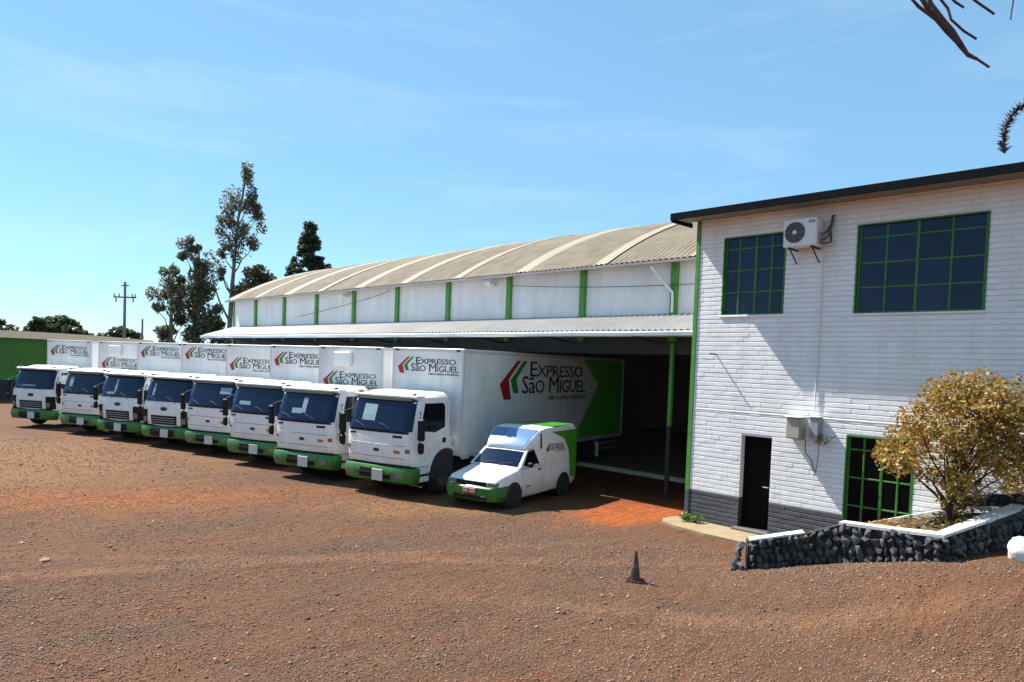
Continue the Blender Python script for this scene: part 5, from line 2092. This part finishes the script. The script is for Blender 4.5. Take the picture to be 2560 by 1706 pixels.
# araucaria overhanging the yard -------------------------------------
def araucaria():
    r = random.Random(13)
    base = Vector((9.2, -0.6, gfull(9.2, -0.6)))
    t = empty('araucaria_tree', base)
    tag(t, 'araucaria whose bare hanging twigs reach into the sky over the office', 'tree')

    def W(p):
        return Vector(p) - base
    b = MB()
    b.tube([(0, 0, -.2), (0.03, 0, 4), (0, .03, 9), (0, 0, 12)], [0.26, 0.22, 0.15, 0.08], 12)
    b.obj('trunk', BARKD, t, 60)
    # world points of the visible twigs, hung from boughs out of the trunk
    bough = [W((9.2, -0.6, 7.8)), W((8.3, 0.6, 7.75)), W((7.3, 1.6, 7.4)), W((6.6, 2.15, 7.05))]
    b = MB()
    b.tube(bough, [0.09, 0.06, 0.04, 0.025], 8)
    bough2 = [W((9.2, -0.6, 6.9)), W((8.4, 0.4, 6.75)), W((7.7, 1.15, 6.3)), W((7.25, 1.52, 5.95))]
    b.tube(bough2, [0.07, 0.05, 0.03, 0.016], 8)
    b.obj('bough', BARKD, t, 60)

    tw = [  # hanging twigs: points in the yard, thick end first
        ([(6.451, 2.334, 6.795), (6.542, 2.240, 6.657), (6.645, 2.137, 6.555), (6.710, 2.070, 6.452), (6.775, 2.004, 6.366), (6.814, 1.963, 6.304), (6.878, 1.899, 6.254), (6.964, 1.814, 6.180)], 0.010, 0.005),
        ([(6.583, 2.279, 6.825), (6.661, 2.195, 6.650), (6.740, 2.115, 6.546), (6.792, 2.062, 6.477), (6.844, 2.007, 6.372), (6.896, 1.953, 6.292), (6.949, 1.902, 6.266)], 0.016, 0.006),
        ([(6.526, 2.193, 6.775), (6.564, 2.150, 6.653), (6.641, 2.070, 6.523), (6.693, 2.017, 6.448), (6.739, 1.968, 6.351), (6.775, 1.930, 6.275)], 0.014, 0.005),
        ([(6.756, 2.184, 6.822), (6.830, 2.107, 6.699), (6.848, 2.085, 6.609), (6.927, 2.005, 6.515), (7.003, 1.930, 6.454)], 0.008, 0.006),
        ([(6.809, 2.135, 6.842), (6.874, 2.068, 6.755), (6.927, 2.016, 6.711)], 0.008, 0.005),
        ([(6.788, 2.015, 6.812), (6.891, 1.912, 6.710), (6.995, 1.809, 6.616)], 0.008, 0.006),
        ([(7.349, 1.767, 6.936), (7.341, 1.767, 6.807), (7.327, 1.773, 6.677)], 0.004, 0.003),
    ]
    for pts, r0, r1 in tw:
        P_ = [Vector(p) for p in pts]
        # root the twig on the bough
        root = min((Vector(q) + base for q in bough), key=lambda q: (q - P_[0]).length)
        P_ = [root] + P_
        b = MB()
        n = len(P_)
        b.tube([W(p) for p in P_], [r0 * 1.5 + (r1 - r0) * i / (n - 1) for i in range(n)], 6)
        # short scale leaves pressed along the twig
        for i in range(1, n - 1):
            for k in range(14):
                c = P_[i].lerp(P_[i + 1], k / 14)
                d = (P_[i + 1] - P_[i]).normalized()
                o = d.cross(Vector((r.uniform(-1, 1), r.uniform(-1, 1), r.uniform(-1, 1)))).normalized()
                tip = c + d * 0.02 + o * 0.016
                sd = d.cross(o) * 0.004
                b.add([W(c - sd), W(c + sd), W(tip)], [(0, 1, 2)])
        b.obj('twig', BARKR, t)
    # spiky drooping tip
    P_ = [Vector(p) for p in ((7.228, 1.551, 5.933), (7.171, 1.602, 5.888), (7.137, 1.632, 5.850), (7.098, 1.666, 5.795), (7.067, 1.692, 5.722), (7.054, 1.700, 5.650), (7.049, 1.701, 5.579), (7.054, 1.691, 5.483))]
    P_ = [Vector(bough2[-1]) + base] + P_
    b = MB()
    b.tube([W(p) for p in P_], [0.014] * (len(P_) - 1) + [0.012], 7)
    b.obj('spiky_twig', BARKR, t, 60)
    b = MB()
    for i in range(len(P_) - 1):
        nseg = 9
        for k in range(nseg):
            c = P_[i].lerp(P_[i + 1], k / nseg)
            d = (P_[i + 1] - P_[i]).normalized()
            for q in range(3):
                o = d.cross(Vector((r.uniform(-1, 1), r.uniform(-1, 1), r.uniform(-1, 1)))).normalized()
                tip = c - d * 0.018 + o * r.uniform(0.045, 0.07)
                sd = d * 0.007
                b.add([W(c - sd), W(c + sd), W(tip)], [(0, 1, 2)])
                sd = d.cross(o) * 0.006
                b.add([W(c - sd), W(c + sd), W(tip)], [(0, 1, 2)])
    stuff(b.obj('needles', L_TWIG, t))


araucaria()


# ------------------------------------------------------------------ loose gravel
def gravel():
    zones = [((0.5, 13.2), (1.2, 13.0), 1150, (0.006, 0.018)), ((-1.0, 11.0), (13.0, 22.0), 300, (0.009, 0.020)), ((-1.0, 9.0), (22.0, 34.0), 70, (0.012, 0.030))]
    P_, S_ = [], []
    for (xa, xb), (ya, yb), dens, (s0, s1) in zones:
        n = int((xb - xa) * (yb - ya) * dens)
        x = rng.uniform(xa, xb, n)
        y = rng.uniform(ya, yb, n)
        # outside the frame to the near and far side of the yard nothing is needed
        h = np.arctan2(y, x)
        keep = (h > rad(8)) & (h < rad(86)) & (np.hypot(x, y) > 6.0)
        keep &= ~((x > 12.2) & (y < 6.9) & (x + 0.0 > 12.9 - (y - 5.2) * 0.5))
        patch = np.array([noise.noise(Vector((a * 0.45, b * 0.45, 2.2))) for a, b in zip(x, y)])
        keep &= rng.uniform(-0.95, 0.22, n) < patch
        x, y = x[keep], y[keep]
        z = np.array([gfull(a, b) for a, b in zip(x, y)])
        P_.append(np.stack([x, y, z], 1))
        sz = s0 + (s1 - s0) * rng.random(len(x)) ** 2.2
        sz[rng.random(len(x)) < 0.012] *= 2.1
        S_.append(sz)
    p = np.concatenate(P_)
    s = np.concatenate(S_)
    n = len(p)
    octv = np.array([(1, 0, 0), (0, 1, 0), (-1, 0, 0), (0, -1, 0), (0, 0, 0.8), (0, 0, -0.6)], float)
    V = octv[None] * rng.uniform(0.6, 1.35, (n, 6, 1))
    a = rng.uniform(0, 6.283, n)
    ca, sa = np.cos(a)[:, None], np.sin(a)[:, None]
    V = np.stack([V[..., 0] * ca - V[..., 1] * sa, V[..., 0] * sa + V[..., 1] * ca, V[..., 2]], -1)
    V = V * s[:, None, None] + p[:, None, :] + np.array([0, 0, 0.25])[None, None] * s[:, None, None]
    tri = np.array([(0, 1, 4), (1, 2, 4), (2, 3, 4), (3, 0, 4), (1, 0, 5), (2, 1, 5), (3, 2, 5), (0, 3, 5)])
    F = (tri[None] + 6 * np.arange(n)[:, None, None]).reshape(-1)
    me = bpy.data.meshes.new('gravel')
    me.vertices.add(6 * n)
    me.vertices.foreach_set('co', V.astype(np.float32).ravel())
    nf = 8 * n
    me.loops.add(3 * nf)
    me.loops.foreach_set('vertex_index', F.astype(np.int32))
    me.polygons.add(nf)
    me.polygons.foreach_set('loop_start', np.arange(0, 3 * nf, 3, dtype=np.int32))
    me.update(calc_edges=True)
    m = leafmat('gravel_stones', [(0.075, 0.044, 0.030), (0.15, 0.088, 0.060), (0.21, 0.125, 0.085), (0.26, 0.160, 0.108), (0.20, 0.135, 0.10), (0.42, 0.31, 0.235)], 0.0, 0.9)
    o = put('gravel', me, m)
    stuff(o)
    tag(o, 'loose reddish brown gravel strewn over the yard', 'gravel')


gravel()
